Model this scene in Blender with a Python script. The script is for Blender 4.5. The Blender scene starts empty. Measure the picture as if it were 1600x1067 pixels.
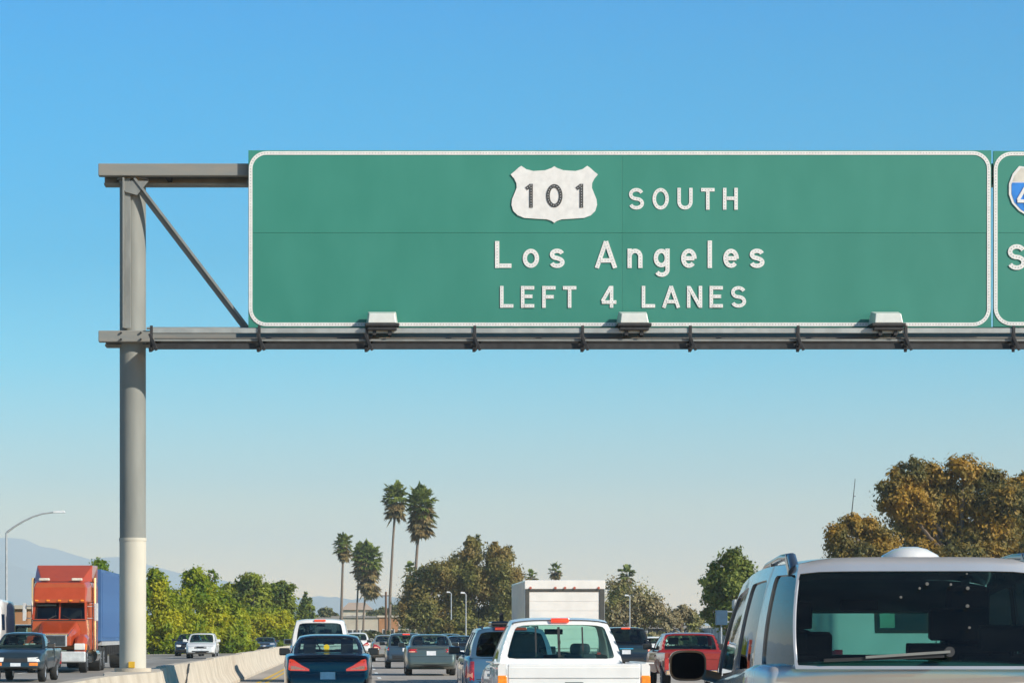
import bpy, bmesh, math, random
import numpy as np
from mathutils import Vector, Matrix
from mathutils.bvhtree import BVHTree
random.seed(7)
R = math.radians
scene = bpy.context.scene
COL = scene.collection

# ------------------------------------------------------------------ camera
F = 4200.0            # focal length in pixels of the 1600 px wide photograph
VX, HY, CH = 550.0, 990.0, 1.45
cam_data = bpy.data.cameras.new('camera')
cam = bpy.data.objects.new('camera', cam_data)
COL.objects.link(cam)
cam.location = (0, 0, CH)
cam.rotation_euler = (R(90), 0, 0)
cam_data.sensor_width = 36
cam_data.lens = 36 * F / 1600
cam_data.shift_x = (800 - VX) / 1600
cam_data.shift_y = (HY - 533.5) / 1600
cam_data.clip_start = 0.5
cam_data.clip_end = 60000
scene.camera = cam

# ------------------------------------------------------------------ light
SUN_EL, SUN_AZ = 30.0, 126.0      # azimuth clockwise from +Y (the driving direction)
world = bpy.data.worlds.new('World')
scene.world = world
world.use_nodes = True
wn = world.node_tree
wn.nodes.clear()
wo = wn.nodes.new('ShaderNodeOutputWorld')
bg = wn.nodes.new('ShaderNodeBackground')
sky = wn.nodes.new('ShaderNodeTexSky')
sky.sky_type = 'NISHITA'
sky.sun_disc = False
sky.sun_elevation = R(SUN_EL)
sky.sun_rotation = R(SUN_AZ)
sky.altitude = 0
sky.air_density = 1.0
sky.dust_density = 0.6
sky.ozone_density = 3.0
bg.inputs['Strength'].default_value = 0.15
# clear winter-haze sky: the Nishita sky graded by elevation (clean saturated blue above, pale cream at the horizon)
SKY_TINT = [(0.0, (2.262, 1.368, 0.536)), (0.013, (2.262, 1.368, 0.536)), (0.0213, (1.753, 1.141, 0.578)), (0.0379, (1.124, 0.9, 0.635)), (0.0569, (0.636, 0.775, 0.779)), (0.0806, (0.37, 0.758, 0.844)), (0.1018, (0.169, 0.735, 0.875)), (0.1383, (0.024, 0.628, 0.822)), (0.1813, (0.003, 0.662, 0.907)), (0.2072, (0.002, 0.664, 0.927)), (0.2288, (0.001, 0.656, 0.966)), (0.45, (0.1, 0.42, 0.6)), (1.0, (0.1, 0.28, 0.4))]
TS = 6.0
tcw = wn.nodes.new('ShaderNodeTexCoord')
sx = wn.nodes.new('ShaderNodeSeparateXYZ')
mr = wn.nodes.new('ShaderNodeMapRange'); mr.inputs['From Min'].default_value = 0.0; mr.inputs['From Max'].default_value = 1.0
rw_ = wn.nodes.new('ShaderNodeValToRGB')
cr = rw_.color_ramp
for i, (z_, c_) in enumerate(SKY_TINT):
    e_ = cr.elements[i] if i < 2 else cr.elements.new(z_)
    e_.position = z_; e_.color = (c_[0] / TS, c_[1] / TS, c_[2] / TS, 1)
m1 = wn.nodes.new('ShaderNodeVectorMath'); m1.operation = 'MULTIPLY'
m2 = wn.nodes.new('ShaderNodeVectorMath'); m2.operation = 'SCALE'; m2.inputs['Scale'].default_value = TS
wn.links.new(tcw.outputs['Generated'], sx.inputs[0]); wn.links.new(sx.outputs['Z'], mr.inputs['Value']); wn.links.new(mr.outputs[0], rw_.inputs[0])
wn.links.new(sky.outputs[0], m1.inputs[0]); wn.links.new(rw_.outputs[0], m1.inputs[1]); wn.links.new(m1.outputs[0], m2.inputs[0])
wn.links.new(m2.outputs[0], bg.inputs['Color'])
wn.links.new(bg.outputs[0], wo.inputs['Surface'])

sl = bpy.data.lights.new('sun', 'SUN')
sun = bpy.data.objects.new('sun', sl)
COL.objects.link(sun)
sl.energy = 4.9
sl.angle = R(0.53)
sl.color = (1.0, 0.91, 0.78)
sd = Vector((math.sin(R(SUN_AZ)) * math.cos(R(SUN_EL)), math.cos(R(SUN_AZ)) * math.cos(R(SUN_EL)), math.sin(R(SUN_EL))))
sun.rotation_euler = sd.to_track_quat('Z', 'Y').to_euler()
sun.location = (20, -20, 40)

vs = scene.view_settings
vs.view_transform = 'Standard'
vs.look = 'None'
vs.gamma = 1.0
vs.use_curve_mapping = False
vs.exposure = 0.22
scene.render.engine = 'CYCLES'
scene.cycles.use_denoising = True
scene.cycles.max_bounces = 6
scene.cycles.transparent_max_bounces = 24
scene.cycles.volume_bounces = 1
scene.cycles.caustics_reflective = False
scene.cycles.caustics_refractive = False
scene.cycles.sample_clamp_indirect = 6

# ------------------------------------------------------------------ pixel helpers
def X(px, s): return (px - VX) / s
def Z(py, s): return CH + (HY - py) / s
def Yd(s): return F / s

# ------------------------------------------------------------------ materials
def nodes_of(m):
    m.use_nodes = True
    return m.node_tree.nodes, m.node_tree.links
def mat(name, col, rough=0.6, metal=0.0, coat=0.0, var=0.12, nscale=6.0, bump=0.0, bscale=None, emit=None, estr=0.0, stretch=None, col2=None, spec=0.5):
    m = bpy.data.materials.new(name)
    N, K = nodes_of(m)
    b = N['Principled BSDF']
    b.inputs['Roughness'].default_value = rough
    b.inputs['Metallic'].default_value = metal
    b.inputs['Coat Weight'].default_value = coat
    b.inputs['Specular IOR Level'].default_value = spec
    tc = N.new('ShaderNodeTexCoord')
    mp = N.new('ShaderNodeMapping')
    K.new(tc.outputs['Object'], mp.inputs['Vector'])
    if stretch: mp.inputs['Scale'].default_value = stretch
    no = N.new('ShaderNodeTexNoise')
    no.inputs['Scale'].default_value = nscale
    no.inputs['Detail'].default_value = 5
    K.new(mp.outputs[0], no.inputs['Vector'])
    rp = N.new('ShaderNodeValToRGB')
    c = Vector(col[:3])
    c2 = Vector(col2[:3]) if col2 else None
    lo = c * (1 - var) if not c2 else c
    hi = c * (1 + var) if not c2 else c2
    rp.color_ramp.elements[0].position = 0.35
    rp.color_ramp.elements[1].position = 0.68
    rp.color_ramp.elements[0].color = (*lo, 1)
    rp.color_ramp.elements[1].color = (*[min(1, v) for v in hi], 1)
    K.new(no.outputs[0], rp.inputs[0])
    K.new(rp.outputs[0], b.inputs['Base Color'])
    if bump:
        bn = N.new('ShaderNodeTexNoise')
        bn.inputs['Scale'].default_value = bscale or nscale * 4
        bn.inputs['Detail'].default_value = 6
        K.new(mp.outputs[0], bn.inputs['Vector'])
        bu = N.new('ShaderNodeBump')
        bu.inputs['Strength'].default_value = bump
        bu.inputs['Distance'].default_value = 0.02
        K.new(bn.outputs[0], bu.inputs['Height'])
        K.new(bu.outputs[0], b.inputs['Normal'])
    if emit:
        b.inputs['Emission Color'].default_value = (*emit, 1)
        b.inputs['Emission Strength'].default_value = estr
    return m
def paint(name, col, rough=0.32, metal=0.0):
    return mat(name, col, rough, metal, coat=0.7, var=0.05, nscale=3)
def glass(name, tint, refl=1.0, haze=0.0):
    m = bpy.data.materials.new(name)
    N, K = nodes_of(m)
    N.clear()
    out = N.new('ShaderNodeOutputMaterial')
    tr = N.new('ShaderNodeBsdfTransparent'); tr.inputs[0].default_value = (*tint, 1)
    gl = N.new('ShaderNodeBsdfGlossy'); gl.inputs['Roughness'].default_value = 0.03
    gl.inputs['Color'].default_value = (0.9, 0.95, 1, 1)
    fr = N.new('ShaderNodeFresnel')      # a thin pane reflects alike from both faces
    ge = N.new('ShaderNodeNewGeometry'); ir = N.new('ShaderNodeMapRange')
    ir.inputs['To Min'].default_value = 1.52; ir.inputs['To Max'].default_value = 1 / 1.52
    K.new(ge.outputs['Backfacing'], ir.inputs['Value']); K.new(ir.outputs[0], fr.inputs['IOR'])
    mu = N.new('ShaderNodeMath'); mu.operation = 'MULTIPLY'; mu.inputs[1].default_value = refl; mu.use_clamp = True
    mx = N.new('ShaderNodeMixShader')
    K.new(fr.outputs[0], mu.inputs[0]); K.new(mu.outputs[0], mx.inputs[0])
    base = tr
    if haze:
        df = N.new('ShaderNodeBsdfDiffuse'); df.inputs[0].default_value = (0.35, 0.4, 0.4, 1)
        m2 = N.new('ShaderNodeMixShader'); m2.inputs[0].default_value = haze
        no = N.new('ShaderNodeTexNoise'); no.inputs['Scale'].default_value = 7
        mm = N.new('ShaderNodeMath'); mm.operation = 'MULTIPLY'; mm.inputs[1].default_value = haze * 2
        K.new(no.outputs[0], mm.inputs[0]); K.new(mm.outputs[0], m2.inputs[0])
        K.new(tr.outputs[0], m2.inputs[1]); K.new(df.outputs[0], m2.inputs[2]); base = m2
    K.new(base.outputs[0], mx.inputs[1]); K.new(gl.outputs[0], mx.inputs[2])
    K.new(mx.outputs[0], out.inputs['Surface'])
    return m
def foliage(name, ca, cb, cc=None, trans=0.25, clump=0.7, warm=None):
    """ca, cb: leaf to leaf variation; cc: colour of whole clumps (position noise)."""
    m = bpy.data.materials.new(name)
    N, K = nodes_of(m)
    N.clear()
    out = N.new('ShaderNodeOutputMaterial')
    geo = N.new('ShaderNodeNewGeometry')
    rp = N.new('ShaderNodeValToRGB')
    rp.color_ramp.elements[0].color = (*ca, 1); rp.color_ramp.elements[1].color = (*cb, 1)
    K.new(geo.outputs['Random Per Island'], rp.inputs[0])
    colo = rp.outputs[0]
    if cc:
        tc = N.new('ShaderNodeTexCoord')
        no = N.new('ShaderNodeTexNoise'); no.inputs['Scale'].default_value = clump; no.inputs['Detail'].default_value = 2
        K.new(tc.outputs['Object'], no.inputs['Vector'])
        r2 = N.new('ShaderNodeMapRange'); r2.inputs['From Min'].default_value = 0.42; r2.inputs['From Max'].default_value = 0.62
        K.new(no.outputs[0], r2.inputs['Value'])
        mx = N.new('ShaderNodeMixRGB'); mx.inputs['Color2'].default_value = (*cc, 1)
        K.new(r2.outputs[0], mx.inputs['Fac']); K.new(colo, mx.inputs['Color1'])
        colo = mx.outputs[0]
    df = N.new('ShaderNodeBsdfPrincipled'); df.inputs['Roughness'].default_value = 0.55
    df.inputs['Specular IOR Level'].default_value = 0.25
    tl = N.new('ShaderNodeBsdfTranslucent')
    ms = N.new('ShaderNodeMixShader'); ms.inputs[0].default_value = trans
    K.new(colo, df.inputs['Base Color']); K.new(colo, tl.inputs[0])
    K.new(df.outputs[0], ms.inputs[1]); K.new(tl.outputs[0], ms.inputs[2])
    K.new(ms.outputs[0], out.inputs['Surface'])
    return m

M = {}
M['tyre'] = mat('tyre_rubber', (0.02, 0.02, 0.02), 0.85, bump=0.2)
M['rim'] = mat('wheel_alloy', (0.45, 0.46, 0.48), 0.35, 0.8)
M['black'] = mat('black_plastic', (0.018, 0.019, 0.021), 0.6, bump=0.1, bscale=200)
M['interior'] = mat('car_interior', (0.03, 0.03, 0.033), 0.9)
M['seat'] = mat('seat_fabric', (0.035, 0.035, 0.04), 0.95)
M['seat_grey'] = mat('grey_seat_fabric', (0.10, 0.12, 0.13), 0.95)
M['glass'] = glass('car_glass', (0.55, 0.66, 0.63), 1.3)
M['glass_green'] = glass('green_tinted_glass', (0.62, 0.86, 0.78), 1.0)
M['glass_dark'] = glass('privacy_glass', (0.10, 0.13, 0.14), 1.3)
M['glass_mid'] = glass('tinted_rear_glass', (0.15, 0.36, 0.33), 0.5, haze=0.012)
M['chrome'] = mat('chrome', (0.7, 0.7, 0.7), 0.12, 1.0, var=0.02)
M['red_lit'] = mat('lit_tail_lens', (0.55, 0.02, 0.015), 0.2, coat=1, emit=(1, 0.09, 0.03), estr=0.55, var=0.3, nscale=25)
M['red'] = mat('tail_lens', (0.42, 0.015, 0.02), 0.2, coat=1, var=0.3, nscale=25, emit=(1, .05, .05), estr=0.04)
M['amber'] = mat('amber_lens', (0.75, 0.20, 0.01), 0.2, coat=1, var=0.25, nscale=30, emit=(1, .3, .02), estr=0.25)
M['clear'] = mat('clear_lens', (0.75, 0.75, 0.72), 0.12, coat=1)
M['plate'] = mat('number_plate_white', (0.75, 0.76, 0.78), 0.4)
M['print'] = mat('plate_print', (0.05, 0.08, 0.25), 0.5)
M['seam'] = mat('panel_gap', (0.02, 0.02, 0.022), 0.9)
M['steel'] = mat('galvanised_steel', (0.225, 0.235, 0.225), 0.6, 0.05, var=0.16, nscale=4, bump=0.15, stretch=(1, 1, 0.4))
M['steel_dark'] = mat('weathered_dark_steel', (0.03, 0.03, 0.032), 0.65, 0.2, var=0.3, nscale=9)
M['concrete'] = mat('barrier_concrete', (0.44, 0.38, 0.30), 0.9, col2=(0.60, 0.53, 0.43), nscale=1.4, bump=0.4, bscale=22)
M['wood'] = mat('trunk_bark', (0.16, 0.12, 0.09), 0.95, var=0.3, nscale=3, bump=0.5, stretch=(2, 2, .6))
M['palm_trunk'] = mat('palm_bark', (0.20, 0.155, 0.12), 0.95, var=0.25, nscale=5, bump=0.5, stretch=(1, 1, 3))
M['white_paint'] = paint('white_vehicle_paint', (0.78, 0.77, 0.75))
M['silver'] = paint('silver_vehicle_paint', (0.50, 0.50, 0.51), 0.25, 0.45)
M['navy'] = paint('navy_vehicle_paint', (0.006, 0.008, 0.013), 0.2)
M['teal_grey'] = paint('green_grey_vehicle_paint', (0.10, 0.13, 0.12), 0.28, 0.3)
M['blue_paint'] = paint('blue_vehicle_paint', (0.065, 0.14, 0.23), 0.28, 0.2)
M['slate'] = paint('slate_vehicle_paint', (0.05, 0.085, 0.12), 0.28, 0.3)
M['black_paint'] = paint('black_vehicle_paint', (0.015, 0.017, 0.02), 0.22)
M['red_paint'] = paint('red_vehicle_paint', (0.27, 0.015, 0.014), 0.3)
M['tan_paint'] = paint('beige_vehicle_paint', (0.35, 0.31, 0.26), 0.35, 0.3)
M['dark_teal'] = paint('dark_teal_vehicle_paint', (0.022, 0.04, 0.052), 0.3, 0.2)
M['orange'] = paint('orange_truck_paint', (0.42, 0.062, 0.018), 0.3)

# ------------------------------------------------------------------ mesh helpers
class MB:
    def __init__(self): self.v = []; self.f = []; self.m = []
    def add(self, vs, fs, mi=0):
        o = len(self.v)
        self.v.extend([tuple(p) for p in vs])
        self.f.extend([tuple(i + o for i in f) for f in fs]); self.m.extend([mi] * len(fs))
        return self
    def box(self, x0, x1, y0, y1, z0, z1, mi=0, mtx=None):
        vs = [Vector((x, y, z)) for z in (z0, z1) for y in (y0, y1) for x in (x0, x1)]
        if mtx is not None: vs = [mtx @ p for p in vs]
        return self.add(vs, [(0, 2, 3, 1), (4, 5, 7, 6), (0, 1, 5, 4), (1, 3, 7, 5), (3, 2, 6, 7), (2, 0, 4, 6)], mi)
    def bar(self, p0, p1, w, h, mi=0, up=(0, 0, 1)):
        """square bar between two points, w across, h along up"""
        p0, p1 = Vector(p0), Vector(p1); d = (p1 - p0).normalized(); up = Vector(up)
        if abs(d.dot(up)) > .99: up = Vector((0, 1, 0))
        s = d.cross(up).normalized() * (w / 2); u = s.cross(d).normalized() * (h / 2)
        vs = [p + a * s + b * u for p in (p0, p1) for a, b in ((-1, -1), (1, -1), (1, 1), (-1, 1))]
        return self.add(vs, [(3, 2, 1, 0), (4, 5, 6, 7), (0, 1, 5, 4), (1, 2, 6, 5), (2, 3, 7, 6), (3, 0, 4, 7)], mi)
    def tube(self, pts, rad, n=10, mi=0, caps=True):
        pts = [Vector(p) for p in pts]
        rads = rad if isinstance(rad, (list, tuple)) else [rad] * len(pts)
        vs = []; fs = []
        prev = None
        for i, p in enumerate(pts):
            d = (pts[min(i + 1, len(pts) - 1)] - pts[max(i - 1, 0)]).normalized()
            a = Vector((1, 0, 0)) if abs(d.x) < .8 else Vector((0, 1, 0))
            if prev is not None: a = prev
            s = (a - d * a.dot(d)).normalized(); t = d.cross(s); prev = s
            for k in range(n):
                th = 2 * math.pi * k / n
                vs.append(p + (s * math.cos(th) + t * math.sin(th)) * rads[i])
        for i in range(len(pts) - 1):
            for k in range(n):
                a, b = i * n + k, i * n + (k + 1) % n
                fs.append((a, b, b + n, a + n))
        if caps:
            fs.append(tuple(range(n - 1, -1, -1))); fs.append(tuple((len(pts) - 1) * n + k for k in range(n)))
        return self.add(vs, fs, mi)
    def disc(self, c, axis, r0, r1, h, n=24, mi=0):
        c = Vector(c); a = Vector(axis).normalized()
        return self.tube([c, c + a * h], [r0, r1], n, mi)
    def poly(self, pts, d, mi=0):
        """planar polygon pts (3D) extruded by vector d"""
        pts = [Vector(p) for p in pts]; d = Vector(d); n = len(pts)
        return self.add(pts + [p + d for p in pts], [tuple(range(n)), tuple(range(2 * n - 1, n - 1, -1))] + [(i, i + n, (i + 1) % n + n, (i + 1) % n) for i in range(n)], mi)
    def build(self, name, mats, parent=None, loc=None, smooth=None, bevel=0, merge=0, fix=True):
        me = bpy.data.meshes.new(name)
        me.from_pydata([tuple(p) for p in self.v], [], self.f)
        if not isinstance(mats, (list, tuple)): mats = [mats]
        for m in mats: me.materials.append(m)
        me.polygons.foreach_set('material_index', self.m)
        if fix or merge:
            bm = bmesh.new(); bm.from_mesh(me)
            if merge: bmesh.ops.remove_doubles(bm, verts=bm.verts, dist=merge)
            bmesh.ops.recalc_face_normals(bm, faces=bm.faces)
            bm.to_mesh(me); bm.free()
        if smooth:
            me.polygons.foreach_set('use_smooth', [True] * len(me.polygons))
            me.set_sharp_from_angle(angle=R(smooth))
        o = bpy.data.objects.new(name, me)
        COL.objects.link(o)
        if parent is not None: o.parent = parent
        if loc is not None: o.location = loc
        if bevel:
            b = o.modifiers.new('bevel', 'BEVEL'); b.width = bevel; b.segments = 2; b.limit_method = 'ANGLE'; b.angle_limit = R(40)
        return o
def tag(o, label=None, cat=None, group=None, kind=None):
    if label: o['label'] = label
    if cat: o['category'] = cat
    if group: o['group'] = group
    if kind: o['kind'] = kind
    return o
def thing(name, label, cat, loc=(0, 0, 0), rz=0, group=None):
    o = bpy.data.objects.new(name, None); COL.objects.link(o)
    o.empty_display_size = 0.3
    o.location = loc; o.rotation_euler = (0, 0, rz)
    return tag(o, label, cat, group)
def lerp(a, b, t): return a + (b - a) * t
def curve(pts):
    xs = [p[0] for p in pts]; ys = [p[1] for p in pts]
    def f(x):
        if x <= xs[0]: return ys[0]
        for i in range(len(xs) - 1):
            if x <= xs[i + 1]:
                t = (x - xs[i]) / (xs[i + 1] - xs[i]); t = t * t * (3 - 2 * t) * .6 + t * .4
                return lerp(ys[i], ys[i + 1], t)
        return ys[-1]
    return f
def copy_tree(o, parent=None, loc=None, rz=None, label=None, group=None):
    c = o.copy(); COL.objects.link(c); c.parent = parent
    if loc is not None: c.location = loc
    if rz is not None: c.rotation_euler = (0, 0, rz)
    if label: c['label'] = label
    if group: c['group'] = group
    for ch in o.children: copy_tree(ch, c)
    return c

# ------------------------------------------------------------------ ground, roads
def bend(y): return 0.0008 * max(0.0, y - 130) ** 2 if y < 330 else 32 + 0.32 * (y - 330)
def strip(name, x0, x1, y0, y1, z, m, step=12, kind='structure'):
    b = MB(); n = max(2, int((y1 - y0) / step)); vs = []; fs = []
    for i in range(n + 1):
        y = lerp(y0, y1, i / n)
        vs += [(x0 + bend(y), y, z), (x1 + bend(y), y, z)]
    for i in range(n): fs.append((2 * i, 2 * i + 1, 2 * i + 3, 2 * i + 2))
    b.add(vs, fs)
    return tag(b.build(name, m), kind=kind)
m_ground = mat('dry_ground', (0.16, 0.14, 0.08), 1.0, col2=(0.12, 0.14, 0.06), nscale=0.05, bump=0.3, bscale=3)
m_road = mat('worn_concrete_road', (0.31, 0.275, 0.235), 0.9, col2=(0.42, 0.375, 0.32), nscale=0.35, bump=0.3, bscale=30, stretch=(1.6, .3, 1))
m_road_l = mat('worn_asphalt_road', (0.22, 0.20, 0.17), 0.9, col2=(0.31, 0.285, 0.25), nscale=0.3, bump=0.3, bscale=30, stretch=(1.6, .25, 1))
m_line = mat('white_road_paint', (0.70, 0.70, 0.66), 0.7, var=0.2, nscale=12)
m_yel = mat('yellow_road_paint', (0.70, 0.44, 0.05), 0.7, var=0.2, nscale=12)
g = MB(); g.add([(-14000, -55, -0.03), (14000, -55, -0.03), (14000, 11100, -0.03), (-14000, 11100, -0.03)], [(0, 1, 2, 3)])
tag(g.build('ground', m_ground), kind='structure')
strip('road', -4.1, 25.0, -40, 900, 0.0, m_road)
strip('oncoming_road', -18.0, -4.1, -40, 900, 0.0, m_road_l)
# markings
strip('yellow_edge_line', -2.86, -2.72, -20, 700, 0.004, m_yel)
strip('yellow_edge_line', -2.60, -2.48, -20, 700, 0.004, m_yel)
strip('yellow_edge_line', -5.0, -4.86, -20, 700, 0.004, m_yel)
strip('white_edge_line', 22.6, 22.75, -20, 700, 0.004, m_line)
strip('white_edge_line', -16.8, -16.65, -20, 700, 0.004, m_line)
mk = MB()
for xl in (0.9, 4.5, 8.1, 11.7, 15.3, 18.9, -8.4, -12.2):
    y = -12.0
    while y < 420:
        c0, c1 = bend(y), bend(y + 3.6)
        mk.add([(xl - .06 + c0, y, .004), (xl + .06 + c0, y, .004), (xl + .06 + c1, y + 3.6, .004), (xl - .06 + c1, y + 3.6, .004)], [(0, 1, 2, 3)])
        y += 11.0
tag(mk.build('lane_dashes', m_line), kind='structure')
jb = MB()
m_joint = mat('tar_joint', (0.05, 0.05, 0.05), 0.9)
y = -10
while y < 260:
    jb.add([(-2.4, y, .003), (24, y + 1.0, .003), (24, y + 1.09, .003), (-2.4, y + .09, .003)], [(0, 1, 2, 3)])
    y += 4.6 if int(y) % 3 else 6.1
tag(jb.build('pavement_joints', m_joint), kind='structure')

# ------------------------------------------------------------------ median barrier: precast lengths
barrier = thing('median_barrier', 'long pale concrete median barrier running beneath the post and along the yellow line', 'barrier', (0, 0, 0))
prof = [(-.36, 0), (-.36, .08), (-.20, .33), (-.10, .81), (.10, .81), (.20, .33), (.36, .08), (.36, 0)]
y = -20.0; k = 0
while y < 330:
    w = 0.0
    y1 = y + 6.1
    if y < 46.7 < y1 + 3 or y - 3 < 46.7 < y1: pass
    b = MB(); vs = []; n = len(prof); fs = []
    def widen(yy):
        d = abs(yy - 46.67)
        return 0.34 if d < 1.0 else max(0.0, 0.34 * (1 - (d - 1.0) / 3.5))
    segs = 6
    for i in range(segs + 1):
        yy = lerp(y + .012, y1 - .012, i / segs)
        for (px_, pz) in prof:
            jig = math.sin(yy * 1.7 + pz * 5) * .006
            vs.append((-3.78 + bend(yy) + px_ + math.copysign(widen(yy), px_) + jig, yy, pz - (0 if pz < .5 else .012 * (k % 3))))
    for i in range(segs):
        for j in range(n - 1):
            a = i * n + j; fs.append((a, a + 1, a + 1 + n, a + n))
    fs.append(tuple(range(n))); fs.append(tuple(segs * n + j for j in range(n - 1, -1, -1)))
    b.add(vs, fs)
    b.build('barrier_section', M['concrete'], barrier, smooth=25)
    y = y1; k += 1
# dark streak running down the barrier face
sc_ = MB(); m_streak = mat('dark_streak', (0.035, 0.04, 0.045), 0.9)
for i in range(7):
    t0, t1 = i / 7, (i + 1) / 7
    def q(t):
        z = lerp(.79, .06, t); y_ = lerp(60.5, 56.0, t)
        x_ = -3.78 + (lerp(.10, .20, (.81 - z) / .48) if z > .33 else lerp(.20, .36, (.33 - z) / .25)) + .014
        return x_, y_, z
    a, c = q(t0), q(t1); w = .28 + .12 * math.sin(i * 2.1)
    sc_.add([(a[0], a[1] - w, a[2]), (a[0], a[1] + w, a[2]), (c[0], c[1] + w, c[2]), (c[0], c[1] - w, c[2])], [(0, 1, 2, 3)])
sc_.build('dark_streak', m_streak, barrier)

# ------------------------------------------------------------------ gantry
S0 = 90.0; YG = F / S0
gan = thing('sign_gantry', 'grey steel overhead gantry with round post standing on the median barrier', 'gantry', (X(207.5, S0), YG, 0))
gx = gan.location.x
def G(px, py, dy=0.0):      # local coordinates from the photograph at the depth YG+dy
    s = F / (YG + dy)
    return Vector((X(px, s) - gx, dy, Z(py, s)))
pr = 20.5 / S0
postm = mat('post_paint', (0.22, 0.228, 0.21), 0.65, 0.0, var=0.12, nscale=3, bump=.12, stretch=(1, 1, .25))
postb = mat('post_overpaint_cream', (0.53, 0.50, 0.42), 0.75, 0, var=0.07, nscale=3, stretch=(1, 1, .3))
zb = Z(843, S0)
b = MB(); b.tube([(0, 0, zb), (0, 0, Z(283, S0))], pr, 40); b.build('post', postm, gan, smooth=40)
b = MB(); b.tube([(0, 0, .3), (0, 0, zb)], pr + .004, 40); b.build('painted_post_base', postb, gan, smooth=40)
b = MB(); b.tube([(0, 0, .78), (0, 0, .86)], pr + .09, 40); b.build('post_collar', M['concrete'], gan, smooth=40)
b = MB(); b.tube([(0, 0, zb - .02), (0, 0, zb + .03)], pr + .012, 40); b.build('post_seam', postb, gan, smooth=40)
b = MB(); b.box(-.055, .055, -pr - .03, -pr - .008, .868, .975)
b.build('reflector_plate', mat('yellow_reflector', (0.62, 0.36, 0.02), 0.5), gan, bevel=.004)
# vertical channel in front of the upper post
b = MB()
xa, xb2 = G(191, 0).x, G(205, 0).x
b.box(G(194, 0).x, G(197, 0).x, -pr - .16, -pr + .1, Z(516, S0), Z(283, S0))
b.box(G(197, 0).x, G(206, 0).x, -pr - .07, -pr - .03, Z(516, S0), Z(283, S0))
b.build('channel_upright', M['steel'], gan, bevel=.006)
m_stain = mat('stained_beam_steel', (.21, .22, .21), .65, col2=(.255, .24, .21), nscale=2.2, stretch=(.7, 1, 4), bump=.15)
# upper beam: an I section, both chords run behind the signs
XE = 15.5 - gx
def ibeam(name, x0, x1, y, z0, z1, d=.26, web=None, parent=gan, t=.035):
    b = MB()
    b.box(x0, x1, y - d / 2, y + d / 2, z1 - t, z1); b.box(x0, x1, y - d / 2, y + d / 2, z0, z0 + t)
    b.box(x0, x1, y - .03 if web is None else web, y + .03, z0 + t, z1 - t)
    return b.build(name, M['steel'], parent, bevel=.006)
zt1, zt0 = Z(262, S0), Z(281, S0)
ytop = -.34
b = MB(); b.box(G(157, 0).x, XE, ytop - .07, ytop + .10, zt0, zt1); b.build('upper_beam', m_stain, gan, bevel=.012)
b = MB(); b.tube([(0, 0, Z(283, S0) + .001), (0, 0, Z(283, S0) + .03)], pr + .05, 32); b.build('post_cap', m_stain, gan, smooth=40)
ibeam('upper_rear_beam', G(163, 0).x, XE, ytop + .42, Z(290, S0), Z(274, S0), .3)
for k in range(9):
    xx = G(262, 0).x + k * 1.9
    b = MB(); b.bar((xx, ytop + .1, zt0 + .04), (xx + .05, ytop + .3, zt0 - .02), .07, .07); b.build('spacer', M['steel_dark'], gan)
# lower beam
zl1, zl0 = Z(517.5, S0 * 1.006), Z(535, S0 * 1.006)
b = MB(); b.box(G(157, 0).x, XE, ytop - .05, ytop + .12, zl0, zl1); b.build('lower_beam', m_stain, gan, bevel=.012)
for sx in (-1, 1):
    for zz_ in (zl0 + .04, zl1 - .04):
        b = MB(); b.tube([(sx * .17, ytop - .085, zz_), (sx * .17, ytop - .051, zz_)], .018, 6); b.build('bolt', M['steel_dark'], gan)
b = MB(); b.tube([(G(232, 0).x, ytop - .075, zl1 + .035), (XE, ytop - .075, zl1 + .035)], .022, 8); b.build('conduit', M['steel'], gan, smooth=50)
ibeam('lower_rear_beam', G(165, 0).x, XE, ytop + .38, Z(542, S0), Z(525, S0), .34)
# diagonals (the ones behind the signs carry on with the same bay length)
bay = G(392, 0).x - G(212, 0).x
for k in range(7):
    x0 = G(212, 0).x + k * bay; x1 = x0 + bay
    a0, a1 = Vector((x0, ytop + .02, zt0 - .02)), Vector((x1, ytop + .02, zl1 + .02))
    b = MB(); b.bar(a0, a1, .04, .085, up=(0, 1, 0)); dd = Vector((-.04, .06, -.03)); b.bar(a0 + dd, a1 + dd, .10, .03, up=(0, 1, 0))
    b.build('diagonal_brace', M['steel'], gan)
b = MB(); b.poly([G(186, 283, ytop) , G(232, 283, ytop), G(214, 305, ytop), G(196, 300, ytop)], (0, .03, 0)); b.build('gusset', M['steel'], gan)
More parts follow.
